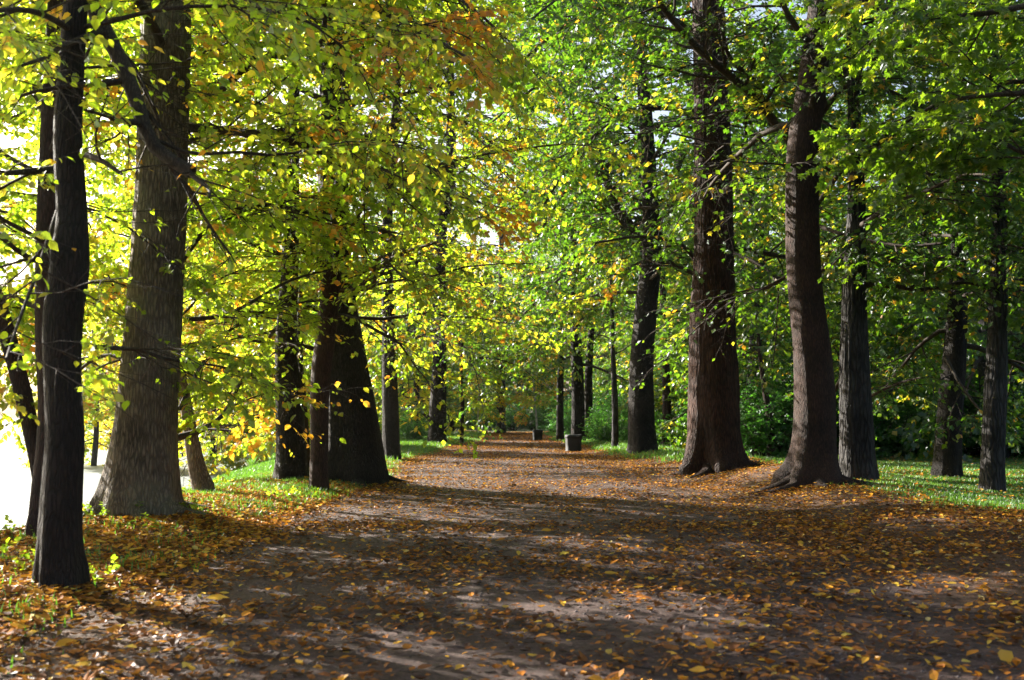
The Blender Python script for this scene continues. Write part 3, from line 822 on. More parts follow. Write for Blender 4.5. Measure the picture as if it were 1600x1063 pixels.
tree('thin bare-stemmed sapling in front of the dark shrubs', 'sapling',
     [(1205, 719, 15), (1203, 660, 12), (1195, 610, 9), (1188, 560, 7)], M_BARK_SMOOTH, top=6.5, zlo=2.8, zhi=6, nl=9, length=lambda f: 2.2 - .8 * f, base=.34, spread=.14, seed=37, mat_leaf=M_LEAF_MID,
     leaf=.12, flare=.2, k=12, kind='sapling', sec_sp=.4, tw_sp=.18, lsp=.09)
tree('smooth brown trunk bulging to the right above wide spreading roots', 'tree',
     [(1270, 757, 78), (1273, 700, 66), (1273, 620, 63), (1268, 540, 58), (1258, 450, 53), (1254, 350, 52), (1255, 240, 50), (1264, 160, 46), (1278, 60, 42), (1290, -60, 38)],
     M_BARK_SMOOTH, top=15, zlo=5.6, zhi=13, nl=12, length=lambda f: 5.0 - 1.5 * f, base=.36, spread=.12, seed=38, mat_leaf=M_LEAF_MID, leaf=.085, dens=.8, clear=(.14, None), roots=([-3.1, -2.4, -1.7, -.9, -.2, .7, 2.6], 2.2), k=80, flare=1.0, lobes=5, ridge=.006, bumps=.05,
     knots=[(5.3, 3.3, .13), (4.6, 2.2, .10), (6.9, 3.1, .16), (3.0, 1.0, .12)], bias=(.3, -.5), biasw=.4, shape=MAPLE, sec_sp=.34, tw_sp=.17, lsp=.075,
     extra=[pix_limb([(1238, 225), (1205, 185), (1160, 135), (1100, 85), (1045, 25), (1010, -30)], (20.4, 17.5), (16, 8)),
            pix_limb([(1200, 180), (1180, 130), (1140, 90), (1125, 30)], (20.2, 18.5), (10, 6)),
            pix_limb([(1262, 210), (1320, 135), (1380, 140), (1440, 165), (1500, 180)], (20.4, 17.0), (11, 4)),
            pix_limb([(1270, 330), (1330, 250), (1400, 215), (1500, 190), (1600, 140)], (20.4, 15.5), (8, 4)),
            pix_limb([(1270, 90), (1330, 40), (1400, 10), (1480, 20)], (20.4, 16.5), (12, 5)),
            pix_limb([(1272, 430), (1320, 400), (1380, 400), (1440, 440)], (20.4, 17.5), (8, 3)),
            pix_limb([(1276, 640), (1296, 620), (1316, 590), (1330, 540)], (20.5, 19.8), (10, 5), n=8),
            pix_limb([(1270, 350), (1330, 370), (1420, 385), (1520, 375), (1600, 388)], (20.4, 16.5), (7, 3))])
tree('furrowed grey trunk just behind the smooth bulging one', 'tree',
     [(1341, 752, 58), (1339, 700, 52), (1336, 600, 48), (1334, 500, 40), (1336, 400, 34), (1338, 300, 26), (1335, 200, 20)],
     M_BARK_BLUE, top=15, zlo=3.4, zhi=14, nl=16, length=lambda f: 5.0 - 1.8 * f, base=.37, spread=.12, seed=39, mat_leaf=M_LEAF_MID, leaf=.10, clear=(.35, 4), dens=.8, k=64, flare=.35, ridge=.03, elev=(.0, .9),
     extra=[pix_limb([(1330, 640), (1360, 620), (1400, 600), (1440, 590)], (21.5, 19), (7, 3), n=8)], bias=(.3, -.5), biasw=.5, **MID)
tree('dark leaning trunk on the lawn with low boughs, between the grey trunk and the rightmost', 'tree',
     [(1478, 748, 48), (1484, 650, 38), (1491, 560, 35), (1497, 450, 28), (1502, 300, 24), (1500, 200, 18)],
     M_BARK_DARK, top=14, zlo=2.8, zhi=13, nl=16, length=lambda f: 4.8 - 1.8 * f, base=.34, spread=.12, seed=40, mat_leaf=M_LEAF_MID, leaf=.10, clear=(.35, 4), dens=.8, k=48, flare=.45, ridge=.015, elev=(.0, .9),
     extra=[pix_limb([(1478, 560), (1500, 600), (1530, 640), (1545, 655)], (22, 19.5), (6, 3), n=8),
            pix_limb([(1470, 430), (1450, 380), (1440, 330), (1450, 290)], (22.2, 22.5), (9, 4), n=8)], bias=(-.1, -.5), biasw=.4, **MID)
tree('straight slim grey trunk on the lawn, rightmost of all', 'tree',
     [(1550, 773, 40), (1552, 700, 34), (1556, 600, 33), (1559, 500, 28), (1562, 350, 22), (1556, 200, 18), (1552, 90, 14)],
     M_BARK_BLUE, top=11, zlo=3.4, zhi=10.5, nl=13, length=lambda f: 4.0 - 1.5 * f, base=.36, spread=.12, seed=41, mat_leaf=M_LEAF_MID, leaf=.095, clear=(.25, None), dens=.8, k=40, flare=.25, ridge=.008, bias=(.2, -.3), biasw=.3,
     extra=[pix_limb([(1560, 130), (1590, 128), (1630, 130)], (17.8, 17.2), (9, 6), n=6),
            pix_limb([(1640, 240), (1600, 215), (1560, 200), (1500, 205), (1440, 200)], (15, 15.5), (6, 3))], **MID)
# trees rooted just outside the frame whose boughs reach into it
def off_tree(x, y, bark, label, r_=.28, top=13, **kw):
    rg = np.random.default_rng(kw['seed'])
    org = np.array([x, y, float(gz(x, y))])
    root = put('tree', None, loc=Vector(org)); tag(root, label, 'tree')
    zs = np.linspace(0, top, 7)
    P4 = np.array([[.12 * math.sin(z * .6 + x), .1 * math.cos(z * .5), z, r_ * (1 - .8 * z / top)] for z in zs])
    me, S = trunk_mesh('trunk', P4, bark, k=36, flare=.5, seed=kw['seed'])
    put('trunk', me, root)
    S = S.copy(); S[:, :3] += org
    limbs = list(kw.get('extra', ())) + auto_limbs(rg, S, kw.get('zlo', 4), top - 1, kw.get('nl', 8), kw['length'], bias=kw.get('bias'), biasw=kw.get('biasw', 0), droop=.6)
    grow(rg, limbs, root, org, tone_field(kw['base'], .1, kw.get('orange', ()), seed=kw['seed']), M_LEAF, leaf=kw.get('leaf', .085), lsp=.055, shape=kw.get('shape', OVATE),
         keep=kw.get('keep'), sec_sp=.32, tw_sp=.14, hang=.6)
flush_trees()
off_tree(-5.6, 4.2, M_BARK_DARK, 'tree outside the left edge whose leaves hang blurred in the top left corner', r_=.2, top=9, seed=51, length=lambda f: 2.6, base=.70, zlo=3.9, nl=5, bias=(.3, .3), biasw=.3, leaf=.06,
         keep=lambda o: o[:, 1] > 3.2)
off_tree(-8.1, 12.6, M_BARK_DARK, 'tree added outside the left edge to shade the foreground, crown in the upper left', r_=.25, top=13, seed=53, length=lambda f: 4.4 - 1.5 * f, base=.62, zlo=2.6, nl=13, leaf=.07, bias=(.1, 0), biasw=.2,  # trunk out of view, added so its crown dapples the foreground with shade
         extra=[pix_limb([(-200, 470), (-60, 455), (20, 470), (75, 520)], (12.5, 11.8), (8, 2)), pix_limb([(-200, 600), (-60, 550), (10, 560), (50, 610)], (12.5, 11.5), (7, 2)),
                pix_limb([(-200, 380), (-60, 330), (20, 335), (75, 380)], (12.5, 12), (8, 2)), pix_limb([(-200, 520), (-70, 600), (0, 640)], (12.5, 13.5), (6, 2))])
off_tree(8.6, 12.5, M_BARK_RED, 'tree rooted outside the right edge whose dark boughs cross the top right corner', r_=.35, top=13, seed=52, length=lambda f: 4.0, base=.36, zlo=5.5, nl=9, shape=MAPLE, leaf=.10,
         extra=[pix_limb([(1700, 120), (1600, 145), (1530, 150), (1460, 165), (1400, 200), (1340, 215)], (12.5, 14.0), (10, 4)),
                pix_limb([(1700, 260), (1600, 240), (1540, 205), (1500, 200), (1420, 235)], (12.5, 13.5), (8, 4)),
                pix_limb([(1700, -20), (1600, 10), (1500, 25), (1400, 20), (1300, -10)], (12.4, 13.0), (12, 5))])
HAZE = .0001

# ---------------------------------------------------------------- woods behind: copies of a few grown trees
def proto_tree(seed, height, base, spread, rad, bark, mat_leaf, leaf=.2, low=2.5, nl=32, wid=4.8):
    rg = np.random.default_rng(seed)
    root = put('tree', None)
    zs = np.linspace(0, height * .95, 8)
    P4 = np.array([[.25 * math.sin(z * .35 + seed), .25 * math.cos(z * .3 + seed) - .25 * math.cos(seed), z, rad * (1 - .85 * z / height)] for z in zs])
    me, S = trunk_mesh('trunk', P4, bark, k=16, step=.4, flare=.4, seed=seed, ridge=.01)
    put('trunk', me, root)
    limbs = auto_limbs(rg, S, low, height * .94, nl, lambda f: wid * (1 - .55 * f), elev=(0, .9), droop=.5)
    grow(rg, limbs, root, np.zeros(3), tone_field(base, spread, seed=seed, amp=.25), mat_leaf, leaf=leaf, lsp=.11, sec_sp=.5, tw_sp=.24, tw_len=.6, sec0=1.1, wood_each=False, droop=.3)
    return root
def kids(r): return [o for o in bpy.data.objects if o.parent == r]
def plant(proto, x, y, rz, s, label, group, first, cat='tree', sink=.05):
    if first: r = proto; ch = []
    else:
        r = proto.copy(); COL.objects.link(r)
        for c in PK[proto]:
            c2 = c.copy(); COL.objects.link(c2); c2.parent = r
    r.location = (x, y, float(gz(x, y)) - sink); r.rotation_euler = (0, 0, rz); r.scale = (s, s, s)
    tag(r, label, cat, group)
    return r
protos = [proto_tree(101, 18, .50, .18, .30, M_BARK_DARK, M_LEAF_MID, leaf=.17),
          proto_tree(102, 21, .36, .18, .36, M_BARK_BLUE, M_LEAF_MID, leaf=.17, low=3.2, wid=5.2),
          proto_tree(103, 13, .34, .18, .18, M_BARK_SMOOTH, M_LEAF_MID, leaf=.16, low=1.8, nl=30, wid=4.6),
          proto_tree(104, 15, .70, .15, .22, M_BARK_DARK, M_LEAF, leaf=.22, low=2.2, wid=4.2)]
birch = proto_tree(105, 11, .72, .12, .10, M_BIRCH, M_LEAF, leaf=.2, low=2.4, nl=18, wid=2.6)
PK = {p: kids(p) for p in protos + [birch]}
used = set()
def pl_(i, x, y, s, label, group):
    p = protos[i]
    plant(p, x, y, rng.uniform(0, 6.28), s, label, group, p not in used, sink=.1)
    used.add(p)
GR = 'trees of the wood beyond the lawn at the right'
LR = 'tree of the green wood filling the view beyond the lawn and hedge at the right'
rs = np.random.default_rng(5)
spots = []
def far_enough(x, y, d):
    return all((x - a) ** 2 + (y - b_) ** 2 > d * d for a, b_ in spots)
n = 0; tries = 0
while n < 46 and tries < 5000:
    tries += 1
    y = rs.uniform(34, 112); x = rs.uniform(9, .62 * y + 6)
    if y < 75: x = max(x, 9.5 + 0 * y)
    if far_enough(x, y, 5.2):
        spots.append((x, y)); pl_([1, 2, 1, 2, 0][n % 5], x, y, rs.uniform(.8, 1.2), LR, GR); n += 1
GE = 'trees closing the far end of the path'
LE = 'tree of the wood closing the view at the far end of the path'
n = 0; tries = 0
while n < 18 and tries < 5000:
    tries += 1
    y = rs.uniform(128, 175); x = rs.uniform(-32, 26)
    if far_enough(x, y, 5.5):
        spots.append((x, y)); pl_([0, 3, 1, 0, 2][n % 5], x, y, rs.uniform(1.2, 1.7), LE, GE); n += 1
GL = 'trees on the left shore beyond the row'
LL = 'yellow-green tree on the far left shore behind the path trees'
for k, (x, y, i, s) in enumerate([(-15, 50, 3, .85), (-9.5, 44, 3, .8), (-12, 60, 0, .9), (-7.0, 70, 0, .9), (-18, 66, 3, 1.0), (-9, 84, 3, 1), (-15, 80, 0, 1), (-22, 82, 3, 1.1),
                                  (-29, 88, 0, 1.1), (-5.5, 93, 0, .9), (-12, 97, 3, 1.1), (-20, 98, 0, 1.1), (-36, 100, 3, 1.1), (-44, 110, 0, 1.1), (-23.5, 56, 3, .8)]):
    spots.append((x, y)); pl_(i, x, y, s, LL, GL)
for k, (px, py) in enumerate([(751, 679), (838, 679)]):
    D = [86, 84][k]
    p_ = at(px, py, D)
    plant(birch, p_[0], D, k * 2.0, 1.0, ['thin pale-barked stem left of the lone trunk at the path end', 'thin pale-barked stem beside the farther litter bin'][k], None, k == 0, cat='birch')

# ---------------------------------------------------------------- shrubs
def proto_shrub(seed, h, w_, base, leaf):
    rg = np.random.default_rng(seed)
    root = put('shrub', None)
    limbs = []
    for i in range(34):
        az = rg.uniform(0, 6.28); e = rg.uniform(.25, 1.4)
        d = np.array([math.cos(az) * math.cos(e), math.sin(az) * math.cos(e), math.sin(e)])
        L = (h * math.sin(e) + w_ * math.cos(e)) * rg.uniform(.7, 1.05)
        P = [np.array([math.cos(az) * .1, math.sin(az) * .1, 0])]; cur = norm(d + np.array([0, 0, .5]))
        for s in range(6):
            cur = norm(cur * .8 + d * .25 + rg.normal(0, .12, 3)); P.append(P[-1] + cur * L / 6)
        limbs.append((np.array(P), .02 * np.linspace(1, .25, 7)))
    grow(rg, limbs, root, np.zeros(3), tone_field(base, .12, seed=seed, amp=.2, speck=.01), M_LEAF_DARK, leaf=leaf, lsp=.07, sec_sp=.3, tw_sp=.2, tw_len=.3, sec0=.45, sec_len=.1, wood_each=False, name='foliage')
    return root
def _x(): pass
shr = [proto_shrub(201, 2.6, 1.7, .35, .095), proto_shrub(202, 1.7, 1.4, .4, .09)]
PK.update({p: kids(p) for p in shr})
su = set()
def sh(i, x, y, s, label, group):
    p = shr[i]
    plant(p, x, y, rng.uniform(0, 6.28), s, label, group, p not in su, cat='shrub', sink=.1); su.add(p)
k = 0
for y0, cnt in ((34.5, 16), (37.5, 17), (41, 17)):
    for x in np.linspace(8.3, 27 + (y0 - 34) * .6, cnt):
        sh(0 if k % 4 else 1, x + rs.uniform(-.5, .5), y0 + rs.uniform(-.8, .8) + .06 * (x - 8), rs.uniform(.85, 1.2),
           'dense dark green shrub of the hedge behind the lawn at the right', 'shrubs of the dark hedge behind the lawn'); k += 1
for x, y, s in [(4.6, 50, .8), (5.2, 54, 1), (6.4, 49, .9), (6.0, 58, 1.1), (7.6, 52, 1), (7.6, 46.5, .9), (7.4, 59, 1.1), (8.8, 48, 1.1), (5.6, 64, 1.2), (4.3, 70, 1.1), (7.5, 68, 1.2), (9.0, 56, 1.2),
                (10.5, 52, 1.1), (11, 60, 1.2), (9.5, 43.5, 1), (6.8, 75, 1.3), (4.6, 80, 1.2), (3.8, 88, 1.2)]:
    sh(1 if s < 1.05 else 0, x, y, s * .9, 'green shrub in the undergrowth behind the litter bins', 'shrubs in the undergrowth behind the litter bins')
for x in np.linspace(-9, 9, 9):
    sh(int(abs(x)) % 2, x, 112 + rs.uniform(-3, 3), rs.uniform(1.0, 1.5), 'low shrub under the trees at the far end of the path', 'shrubs at the far end of the path')
for x in np.linspace(-22, 20, 12):
    sh(int(abs(x)) % 2, x + rs.uniform(-1, 1), 136 + rs.uniform(-6, 6), rs.uniform(.8, 1.3), 'low shrub under the trees at the far end of the path', 'shrubs at the far end of the path')
for x, y, s in [(-5.6, 56, .6), (-7.5, 60, .6), (-6.5, 66, .7), (-12, 64, .8), (-8, 78, 1), (-11, 71, 1)]:
    sh(1, x, y, s, 'low bush on the grassy bank left of the path', 'low bushes on the left bank')

# ---------------------------------------------------------------- litter bins
def bark_free(name, base, rough=.8, bump=.004):
    m, nt, out = nm(name)
    tc = N(nt, 'ShaderNodeTexCoord'); n1 = N(nt, 'ShaderNodeTexNoise', Scale=9.0, Detail=8.0, Roughness=.7)
    nt.links.new(tc.outputs['Object'], n1.inputs['Vector'])
    c = ramp(nt, n1.outputs['Fac'], [(.3, tuple(x * .5 for x in base)), (.55, base), (.75, tuple(x * 1.5 for x in base))])
    p = N(nt, 'ShaderNodeBsdfPrincipled'); p.inputs['Roughness'].default_value = rough
    nt.links.new(c, p.inputs['Base Color'])
    b = N(nt, 'ShaderNodeBump'); b.inputs['Distance'].default_value = bump; nt.links.new(n1.outputs['Fac'], b.inputs['Height']); nt.links.new(b.outputs[0], p.inputs['Normal'])
    nt.links.new(p.outputs[0], out.inputs[0])
    return m
M_CONC = bark_free('weathered_concrete', (.010, .011, .013))
M_BINDARK = bark_free('bin_interior', (.02, .02, .02))
def profile_mesh(name, prof, mat, pw=5.0, k=40):
    """square-ish turned profile: (half width, z)"""
    a = np.arange(k) * 2 * pi / k
    sq = (np.abs(np.cos(a)) ** pw + np.abs(np.sin(a)) ** pw) ** (-1 / pw)
    V = np.array([[r_ * s * math.cos(t), r_ * s * math.sin(t), z] for r_, z in prof for s, t in zip(sq, a)])
    i = np.arange(k)[None]; j = (i + 1) % k; b0 = (np.arange(len(prof) - 1) * k)[:, None]
    q = np.stack([b0 + i, b0 + j, b0 + j + k, b0 + i + k], -1).reshape(-1, 4)
    return mesh(name, V, q, mat=mat)
def bin_(px, py, D, w, h, label):
    p_ = at(px, py, D)
    r = put('litter_bin', None, loc=(p_[0], D, float(gz(p_[0], D)) - .02)); r.rotation_euler = (0, 0, .12)
    tag(r, label, 'litter bin', 'concrete litter bins beside the path')
    hw = w / 2
    put('body', profile_mesh('body', [(.001, 0), (hw * .90, 0), (hw * .93, .03), (hw * .93, .07), (hw * .89, .085), (hw * .91, h * .5), (hw * .93, h * .80)], M_CONC), r)
    put('rim', profile_mesh('rim', [(hw * .93, h * .79), (hw * .99, h * .82), (hw * 1.0, h * .90), (hw * .95, h * .97), (hw * .86, h), (hw * .80, h * .99), (hw * .76, h * .93), (hw * .74, h * .80)], M_CONC), r)
    put('liner', profile_mesh('liner', [(hw * .735, h * .92), (hw * .70, h * .55), (.001, h * .53)], M_BINDARK), r)
bin_(896, 707, 40.5, .66, .72, 'dark concrete litter bin, the nearer and larger, in front of the twin trunk')
bin_(840, 689, 60, .62, .68, 'dark concrete litter bin, the farther and smaller, at the path edge')

# ---------------------------------------------------------------- fallen leaves, grass and herbs
def litter(npts, xy, size, name, shape, tonef, lift=.006, tilt=.2, mat=M_LITTER):
    rg = np.random.default_rng(npts)
    x, y = xy(rg, npts)
    n_ = len(x)
    z = gz(x, y) + .014
    az = rg.uniform(0, 2 * pi, n_)
    d = np.stack([np.cos(az), np.sin(az), rg.normal(0, tilt, n_)], -1); d = norm(d)
    nn = norm(np.array([[0, 0, 1.0]]) + rg.normal(0, tilt, (n_, 3)))
    w = norm(np.cross(nn, d)); nn = np.cross(d, w)
    sz = size * rg.uniform(.45, 1.15, n_) * np.where(rg.random(n_) < .12, 1.4, 1)
    tv, tf = shape
    curl = rg.normal(.12, .35, n_)
    lx = tv[None, :, 0] - .5
    ly = tv[None, :, 1] * rg.uniform(.75, 1.1, n_)[:, None]
    lz = tv[None, :, 2] + curl[:, None] * (lx ** 2 + 1.5 * ly ** 2) * 1.6
    o = np.stack([x, y, z + lift + rg.uniform(0, .015, n_) + sz * .12], -1)
    X = o[:, None] + sz[:, None, None] * (lx[..., None] * d[:, None] + ly[..., None] * w[:, None] + lz[..., None] * nn[:, None])
    # nothing sinks into the soil
    gzv = (z - .004)[:, None]
    X[..., 2] = np.maximum(X[..., 2], gzv)
    F = (np.arange(n_) * len(tv))[:, None, None] + tf[None]
    t = np.repeat(tonef(rg, x, y), len(tv))
    return put(name, mesh(name, X.reshape(-1, 3), tris=F.reshape(-1, 3), mat=mat, smooth=False, attrs={'tone': t}))
def lit_xy(ymin, ymax, pw, dens):
    def f(rg, n_):
        y = ymin + (ymax - ymin) * rg.random(n_) ** pw
        x = rg.uniform(-7.5, 10, n_) * np.clip(y / 14, .75, 1) 
        pl, pr = path_l(y), path_r(y)
        wl = sstep(pl + 1.2, pl - .1, x) * sstep(-8.0, -6.0, x)
        wr = sstep(pr - 1.8, pr + .3, x) * (1 - .75 * sstep(pr + 1.6, pr + 4.5, x))
        w = np.clip(.44 + np.maximum(wl, wr), 0, 1) * (.35 + 1.1 * sstep(.35, .65, fbm(x * 1.1, y * .9, 2.2)))
        w = np.maximum(w, sstep(50, 75, y) * .8 * ((x > pl - 1) & (x < pr + 1)))
        k = rg.random(n_) < w * dens
        return x[k], y[k]
    return f
def lit_tone(rg, x, y):
    t = rg.beta(1.6, 1.95, len(x))
    t = t + .18 * sstep(2, 5, x) * rg.random(len(x)) + .12 * sstep(-2.5, -4, x) * rg.random(len(x))
    return np.clip(t, 0, 1)
tag(litter(46000, lit_xy(2.5, 13, .9, 1.0), .070, 'fallen_leaves', OVATE, lit_tone), kind='stuff')
tag(litter(3000, lit_xy(2.6, 13.5, .9, .8), .078, 'fallen_leaves', MAPLE, lit_tone), kind='stuff')
tag(litter(90000, lit_xy(2.5, 22, .8, 1.0), .032, 'fallen_leaves', KITE, lambda rg, x, y: np.clip(rg.beta(1.5, 2.6, len(x)), 0, 1)), kind='stuff')
tag(litter(150000, lit_xy(12, 48, .9, 1.0), .070, 'fallen_leaves', OVATE, lit_tone), kind='stuff')
tag(litter(60000, lit_xy(44, 98, 1.0, 1.0), .13, 'fallen_leaves', KITE, lambda rg, x, y: np.clip(rg.beta(2.2, 2.0, len(x)) * .85, 0, 1)), kind='stuff')
tag(litter(38000, lambda rg, n_: (lambda y: (rg.uniform(-6.8, -2.9, n_), y))(rg.uniform(4, 26, n_)), .075, 'fallen_leaves', OVATE, lambda rg, x, y: np.clip(rg.beta(2.4, 1.6, len(x)), 0, 1)), kind='stuff')
def feet_xy(rg, n_):
    f = np.array([(o.location.x, o.location.y) for o in HT if o.location.y < 45])
    i = rg.integers(0, len(f), n_); a = rg.uniform(0, 6.283, n_); r_ = .35 + np.abs(rg.normal(0, .75, n_))
    x = f[i, 0] + r_ * np.cos(a); y = f[i, 1] + r_ * np.sin(a)
    k = x > shore(y) + .3
    return x[k], y[k]
tag(litter(16000, feet_xy, .075, 'fallen_leaves', OVATE, lit_tone), kind='stuff')
def lawn_xy(rg, n_):
    y = 13 + 24 * rg.random(n_); x = path_r(y) + 1 + rg.random(n_) * .5 * y
    k = rg.random(n_) < .2 + .9 * sstep(.5, .7, fbm(x * .5, y * .5, 4))
    return x[k], y[k]
tag(litter(12000, lawn_xy, .08, 'fallen_leaves', OVATE, lambda rg, x, y: np.clip(rg.beta(2.6, 1.6, len(x)), 0, 1), lift=.05), kind='stuff')
# twigs and crumbs on the path
rg = np.random.default_rng(77)
n_ = 5000
y = 3 + 30 * rg.random(n_); x = rg.uniform(-4, 6, n_)
az = rg.uniform(0, 2 * pi, n_); L = rg.uniform(.03, .16, n_)
zz = gz(x, y) + .02
P = np.stack([np.stack([x + L * s * np.cos(az) + rg.normal(0, .006, n_), y + L * s * np.sin(az), zz + rg.uniform(0, .012, n_)], -1) for s in (-.5, 0, .5)], 1)
v, q = tubes(P, np.full((n_, 3), .0028), 3)
tag(put('fallen_twigs', mesh('fallen_twigs', v, q, mat=M_TWIG)), kind='stuff')
n_ = 45000
y = 2.6 + 22 * rg.random(n_) ** 1.4; x = rg.uniform(-4, 5.5, n_)
kk = fbm(x * 1.7, y * 1.7, 6) > .42 + .1 * rg.random(n_)
x, y = x[kk], y[kk]; n_ = len(x)
s_ = .0035 + .012 * rg.random(n_) ** 4
OCT = np.array([[1, 0, 0], [0, 1, 0], [-1, 0, 0], [0, -1, 0], [0, 0, .8], [0, 0, -.8]]) 
OF = np.array([[0, 1, 4], [1, 2, 4], [2, 3, 4], [3, 0, 4], [1, 0, 5], [2, 1, 5], [3, 2, 5], [0, 3, 5]])
X = np.stack([x, y, gz(x, y) + .016], -1)[:, None] + (OCT[None] * (.7 + .6 * rg.random((n_, 6, 1)))) * s_[:, None, None]
F = (np.arange(n_) * 6)[:, None, None] + OF[None]
M_GRIT = bark_free('path_grit', (.15, .115, .105))
tag(put('gravel', mesh('gravel', X.reshape(-1, 3), tris=F.reshape(-1, 3), mat=M_GRIT)), kind='stuff')
# individual leaves that stand out
def one_leaf(px, py, size, tone, label, rot, up=.2):
    D = foot(px, py); p_ = at(px, py, D)
    tv, tf = OVATE
    X = tv.copy(); X[:, 0] -= .5
    X[:, 2] += .55 * (X[:, 0] ** 2 + 1.6 * X[:, 1] ** 2)
    X *= size
    me = mesh('fallen_leaf', X, tris=tf, mat=M_LITTER, smooth=True, attrs={'tone': np.full(len(X), tone)})
    o = put('fallen_leaf', me, loc=(p_[0], D, float(gz(p_[0], D)) + .02 + up * size * .5))
    o.rotation_euler = (up, -up * .5, rot)
    tag(o, label, 'fallen leaf', 'large bright leaves lying at the front of the path')
one_leaf(1572, 1050, .13, .86, 'big pale orange leaf curled up in the bottom right corner', .6, .6)
one_leaf(340, 948, .17, .84, 'wide bright orange-yellow leaf lying alone at the left front of the path', .1, .15)
one_leaf(1107, 1030, .11, .80, 'tan-orange leaf standing tilted at the bottom edge, right of the middle', 1.2, .8)
one_leaf(1183, 1022, .10, .88, 'flat orange leaf at the bottom edge, just right of the tilted tan one', .2, .1)
one_leaf(1326, 1026, .10, .88, 'orange leaf at the bottom edge beside a pale crumpled scrap', .4, .1)
one_leaf(1362, 942, .09, .92, 'upright pale yellow leaf among brown litter at the right front', 1.4, 1.1)
one_leaf(856, 836, .16, .84, 'bright yellow leaf in the middle of the path, farther off than the others', .3, .2)
one_leaf(955, 904, .13, .84, 'yellow-orange leaf right of the path centre in the shade', .2, .15)
one_leaf(104, 1020, .12, .76, 'pale brown curled leaf at the bottom left of the path', .5, .4)
one_leaf(500, 962, .11, .80, 'ochre leaf with a ragged edge left of centre at the front', .9, .2)

def blades(n_, xy, h, name, tonef, wd=.006, lean=.35, seed=1, segs=2):
    rg = np.random.default_rng(seed)
    x, y = xy(rg, n_)
    n_ = len(x)
    z = gz(x, y)
    az = rg.uniform(0, 2 * pi, n_)
    hh = h * rg.uniform(.4, 1.3, n_)
    ln = rg.uniform(.1, 1.0, n_) * lean * hh * 1.6
    side = np.stack([-np.sin(az), np.cos(az), 0 * az], -1); fw = np.stack([np.cos(az), np.sin(az), 0 * az], -1)
    o = np.stack([x, y, z - .01], -1)
    ws = wd * rg.uniform(.7, 1.4, n_)[:, None]
    mid = o + fw * (ln * .35)[:, None] + np.array([0, 0, 1.0]) * (hh * .6)[:, None]
    tip = o + fw * ln[:, None] + np.array([0, 0, 1.0]) * hh[:, None]
    X = np.stack([o - side * ws, o + side * ws, mid + side * ws * .8, mid - side * ws * .8, tip], 1)
    b0 = (np.arange(n_) * 5)
    q = np.stack([b0, b0 + 1, b0 + 2, b0 + 3], -1); t = np.stack([b0 + 3, b0 + 2, b0 + 4], -1)
    tn = np.repeat(tonef(rg, x, y), 5)
    return put(name, mesh(name, X.reshape(-1, 3), quads=q, tris=t, mat=M_GRASS, smooth=False, attrs={'tone': tn}))
def gxy_left(rg, n_):
    y = 5 + 60 * rg.random(n_) ** 1.3
    x = path_l(y) + .35 - rg.random(n_) ** 1.2 * (3 + .22 * np.maximum(y - 15, 0))
    cl = fbm(x * 1.5, y * 1.5, 7)
    g_ = .07 + .93 * sstep(12, 22, y)
    k = (rg.random(n_) < g_ * (.25 + 1.3 * sstep(.42, .62, cl))) & (x > shore(y) + .5) & (rg.random(n_) < sstep(path_l(y) + .4, path_l(y) - .5, x))
    return x[k], y[k]
gt = lambda rg, x, y: np.clip(.45 + .3 * (rg.random(len(x)) - .5) + .5 * (fbm(x * .6, y * .6, 3) - .5), 0, 1)
tag(blades(260000, gxy_left, .10, 'grass', gt, seed=3), kind='stuff')
def gxy_right(rg, n_):
    y = 13 + 24 * rg.random(n_) ** 1.0
    x = path_r(y) + 1.2 + rg.random(n_) ** .85 * (.54 * y + 1 - path_r(y))
    k = (rg.random(n_) < sstep(path_r(y) + 1.0, path_r(y) + 3.4, x + (fbm(x, y, 8) - .5) * 2)) & (rg.random(n_) < .5 + .8 * fbm(x * .8, y * .8, 1))
    return x[k], y[k]
tag(blades(300000, gxy_right, .09, 'grass', lambda rg, x, y: np.clip(.45 + .3 * (rg.random(len(x)) - .5) + .6 * (fbm(x * .4, y * .4, 3) - .5), 0, 1), wd=.008, seed=4), kind='stuff')
def gxy_mid(rg, n_):
    y = 26 + 60 * rg.random(n_)
    x = path_r(y) + .1 + rg.random(n_) * 6
    k = rg.random(n_) < sstep(path_r(y) - .1, path_r(y) + .8, x + (fbm(x, y, 8) - .5) * 1.5)
    return x[k], y[k]
tag(blades(70000, gxy_mid, .14, 'grass', gt, wd=.014, seed=5), kind='stuff')
def gxy_far(rg, n_):
    y = 30 + 60 * rg.random(n_)
    x = path_l(y) - rg.random(n_) ** .8 * 14
    k = (x > shore(y) + .4)
    return x[k], y[k]
tag(blades(110000, gxy_far, .16, 'grass', gt, wd=.014, seed=6), kind='stuff')
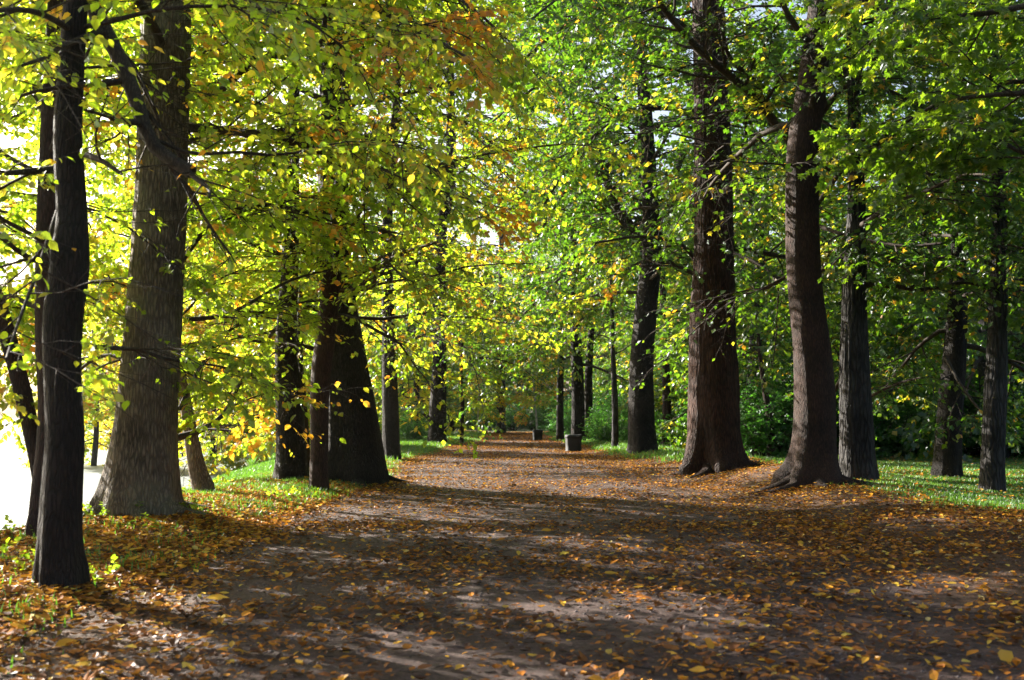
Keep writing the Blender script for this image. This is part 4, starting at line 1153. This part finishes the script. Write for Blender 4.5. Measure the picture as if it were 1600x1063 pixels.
# low green herbs and seedlings on the left verge
rg = np.random.default_rng(88)
cent = [(-3.75, 8.3), (-3.4, 8.0), (-3.95, 8.4), (-4.0, 7.2), (-4.5, 8.8), (-4.9, 10.5), (-4.3, 11.5), (-5.2, 12.6), (-4.7, 13.0), (-4.2, 13.2), (-5.4, 9.6), (-5.8, 11.2)] + \
       [(float(path_l(yy)) - rg.uniform(.3, 2.6), yy) for yy in rg.uniform(12, 34, 16)]
Vv, Ff, Tt, off = [], [], [], 0
stem_parts = []
for (cx_, cy_) in cent:
    for s in range(rg.integers(5, 12)):
        x0, y0 = cx_ + rg.normal(0, .16), cy_ + rg.normal(0, .16)
        hgt = rg.uniform(.06, .22)
        z0 = float(gz(x0, y0))
        P = np.array([[x0, y0, z0 - .02], [x0 + rg.normal(0, .03), y0 + rg.normal(0, .03), z0 + hgt * .5], [x0 + rg.normal(0, .06), y0 + rg.normal(0, .06), z0 + hgt]])
        stem_parts.append(tubes(P[None], np.full((1, 3), .003), 3))
        v, f, tn = leaves(rg, P[None], .022, .055, tone_field(.5, .15, seed=2), OVATE, hang=.1, tilt=.5, t0=.25)
        Vv.append(v); Ff.append(f + off); Tt.append(tn); off += len(v)
tag(put('undergrowth', mesh('undergrowth', np.concatenate(Vv), tris=np.concatenate(Ff), mat=M_LEAF, smooth=False, attrs={'tone': np.concatenate(Tt)})), kind='stuff')
print('leafpolys', sum(len(m_.polygons) for m_ in bpy.data.meshes if 'crown' in m_.name or 'foliage' in m_.name), 'wood', sum(len(m_.polygons) for m_ in bpy.data.meshes if 'bough' in m_.name or 'branch' in m_.name))
print('objects', len(bpy.data.objects), 'polys', sum(len(m_.polygons) for m_ in bpy.data.meshes))

# ---------------------------------------------------------------- the air
bm_v = [(-800, -70, -8), (720, -70, -8), (720, 950, -8), (-800, 950, -8), (-800, -70, 46), (720, -70, 46), (720, 950, 46), (-800, 950, 46)]
hz = put('haze', mesh('haze', bm_v, quads=[(0, 3, 2, 1), (4, 5, 6, 7), (0, 1, 5, 4), (1, 2, 6, 5), (2, 3, 7, 6), (3, 0, 4, 7)], smooth=False))
m, nt, out = nm('air')
pv = N(nt, 'ShaderNodeVolumePrincipled'); pv.inputs['Color'].default_value = (.92, .96, 1, 1); pv.inputs['Density'].default_value = HAZE
pv.inputs['Anisotropy'].default_value = .6
nt.links.new(pv.outputs[0], out.inputs['Volume'])
hz.data.materials.append(m)
tag(hz, kind='stuff')
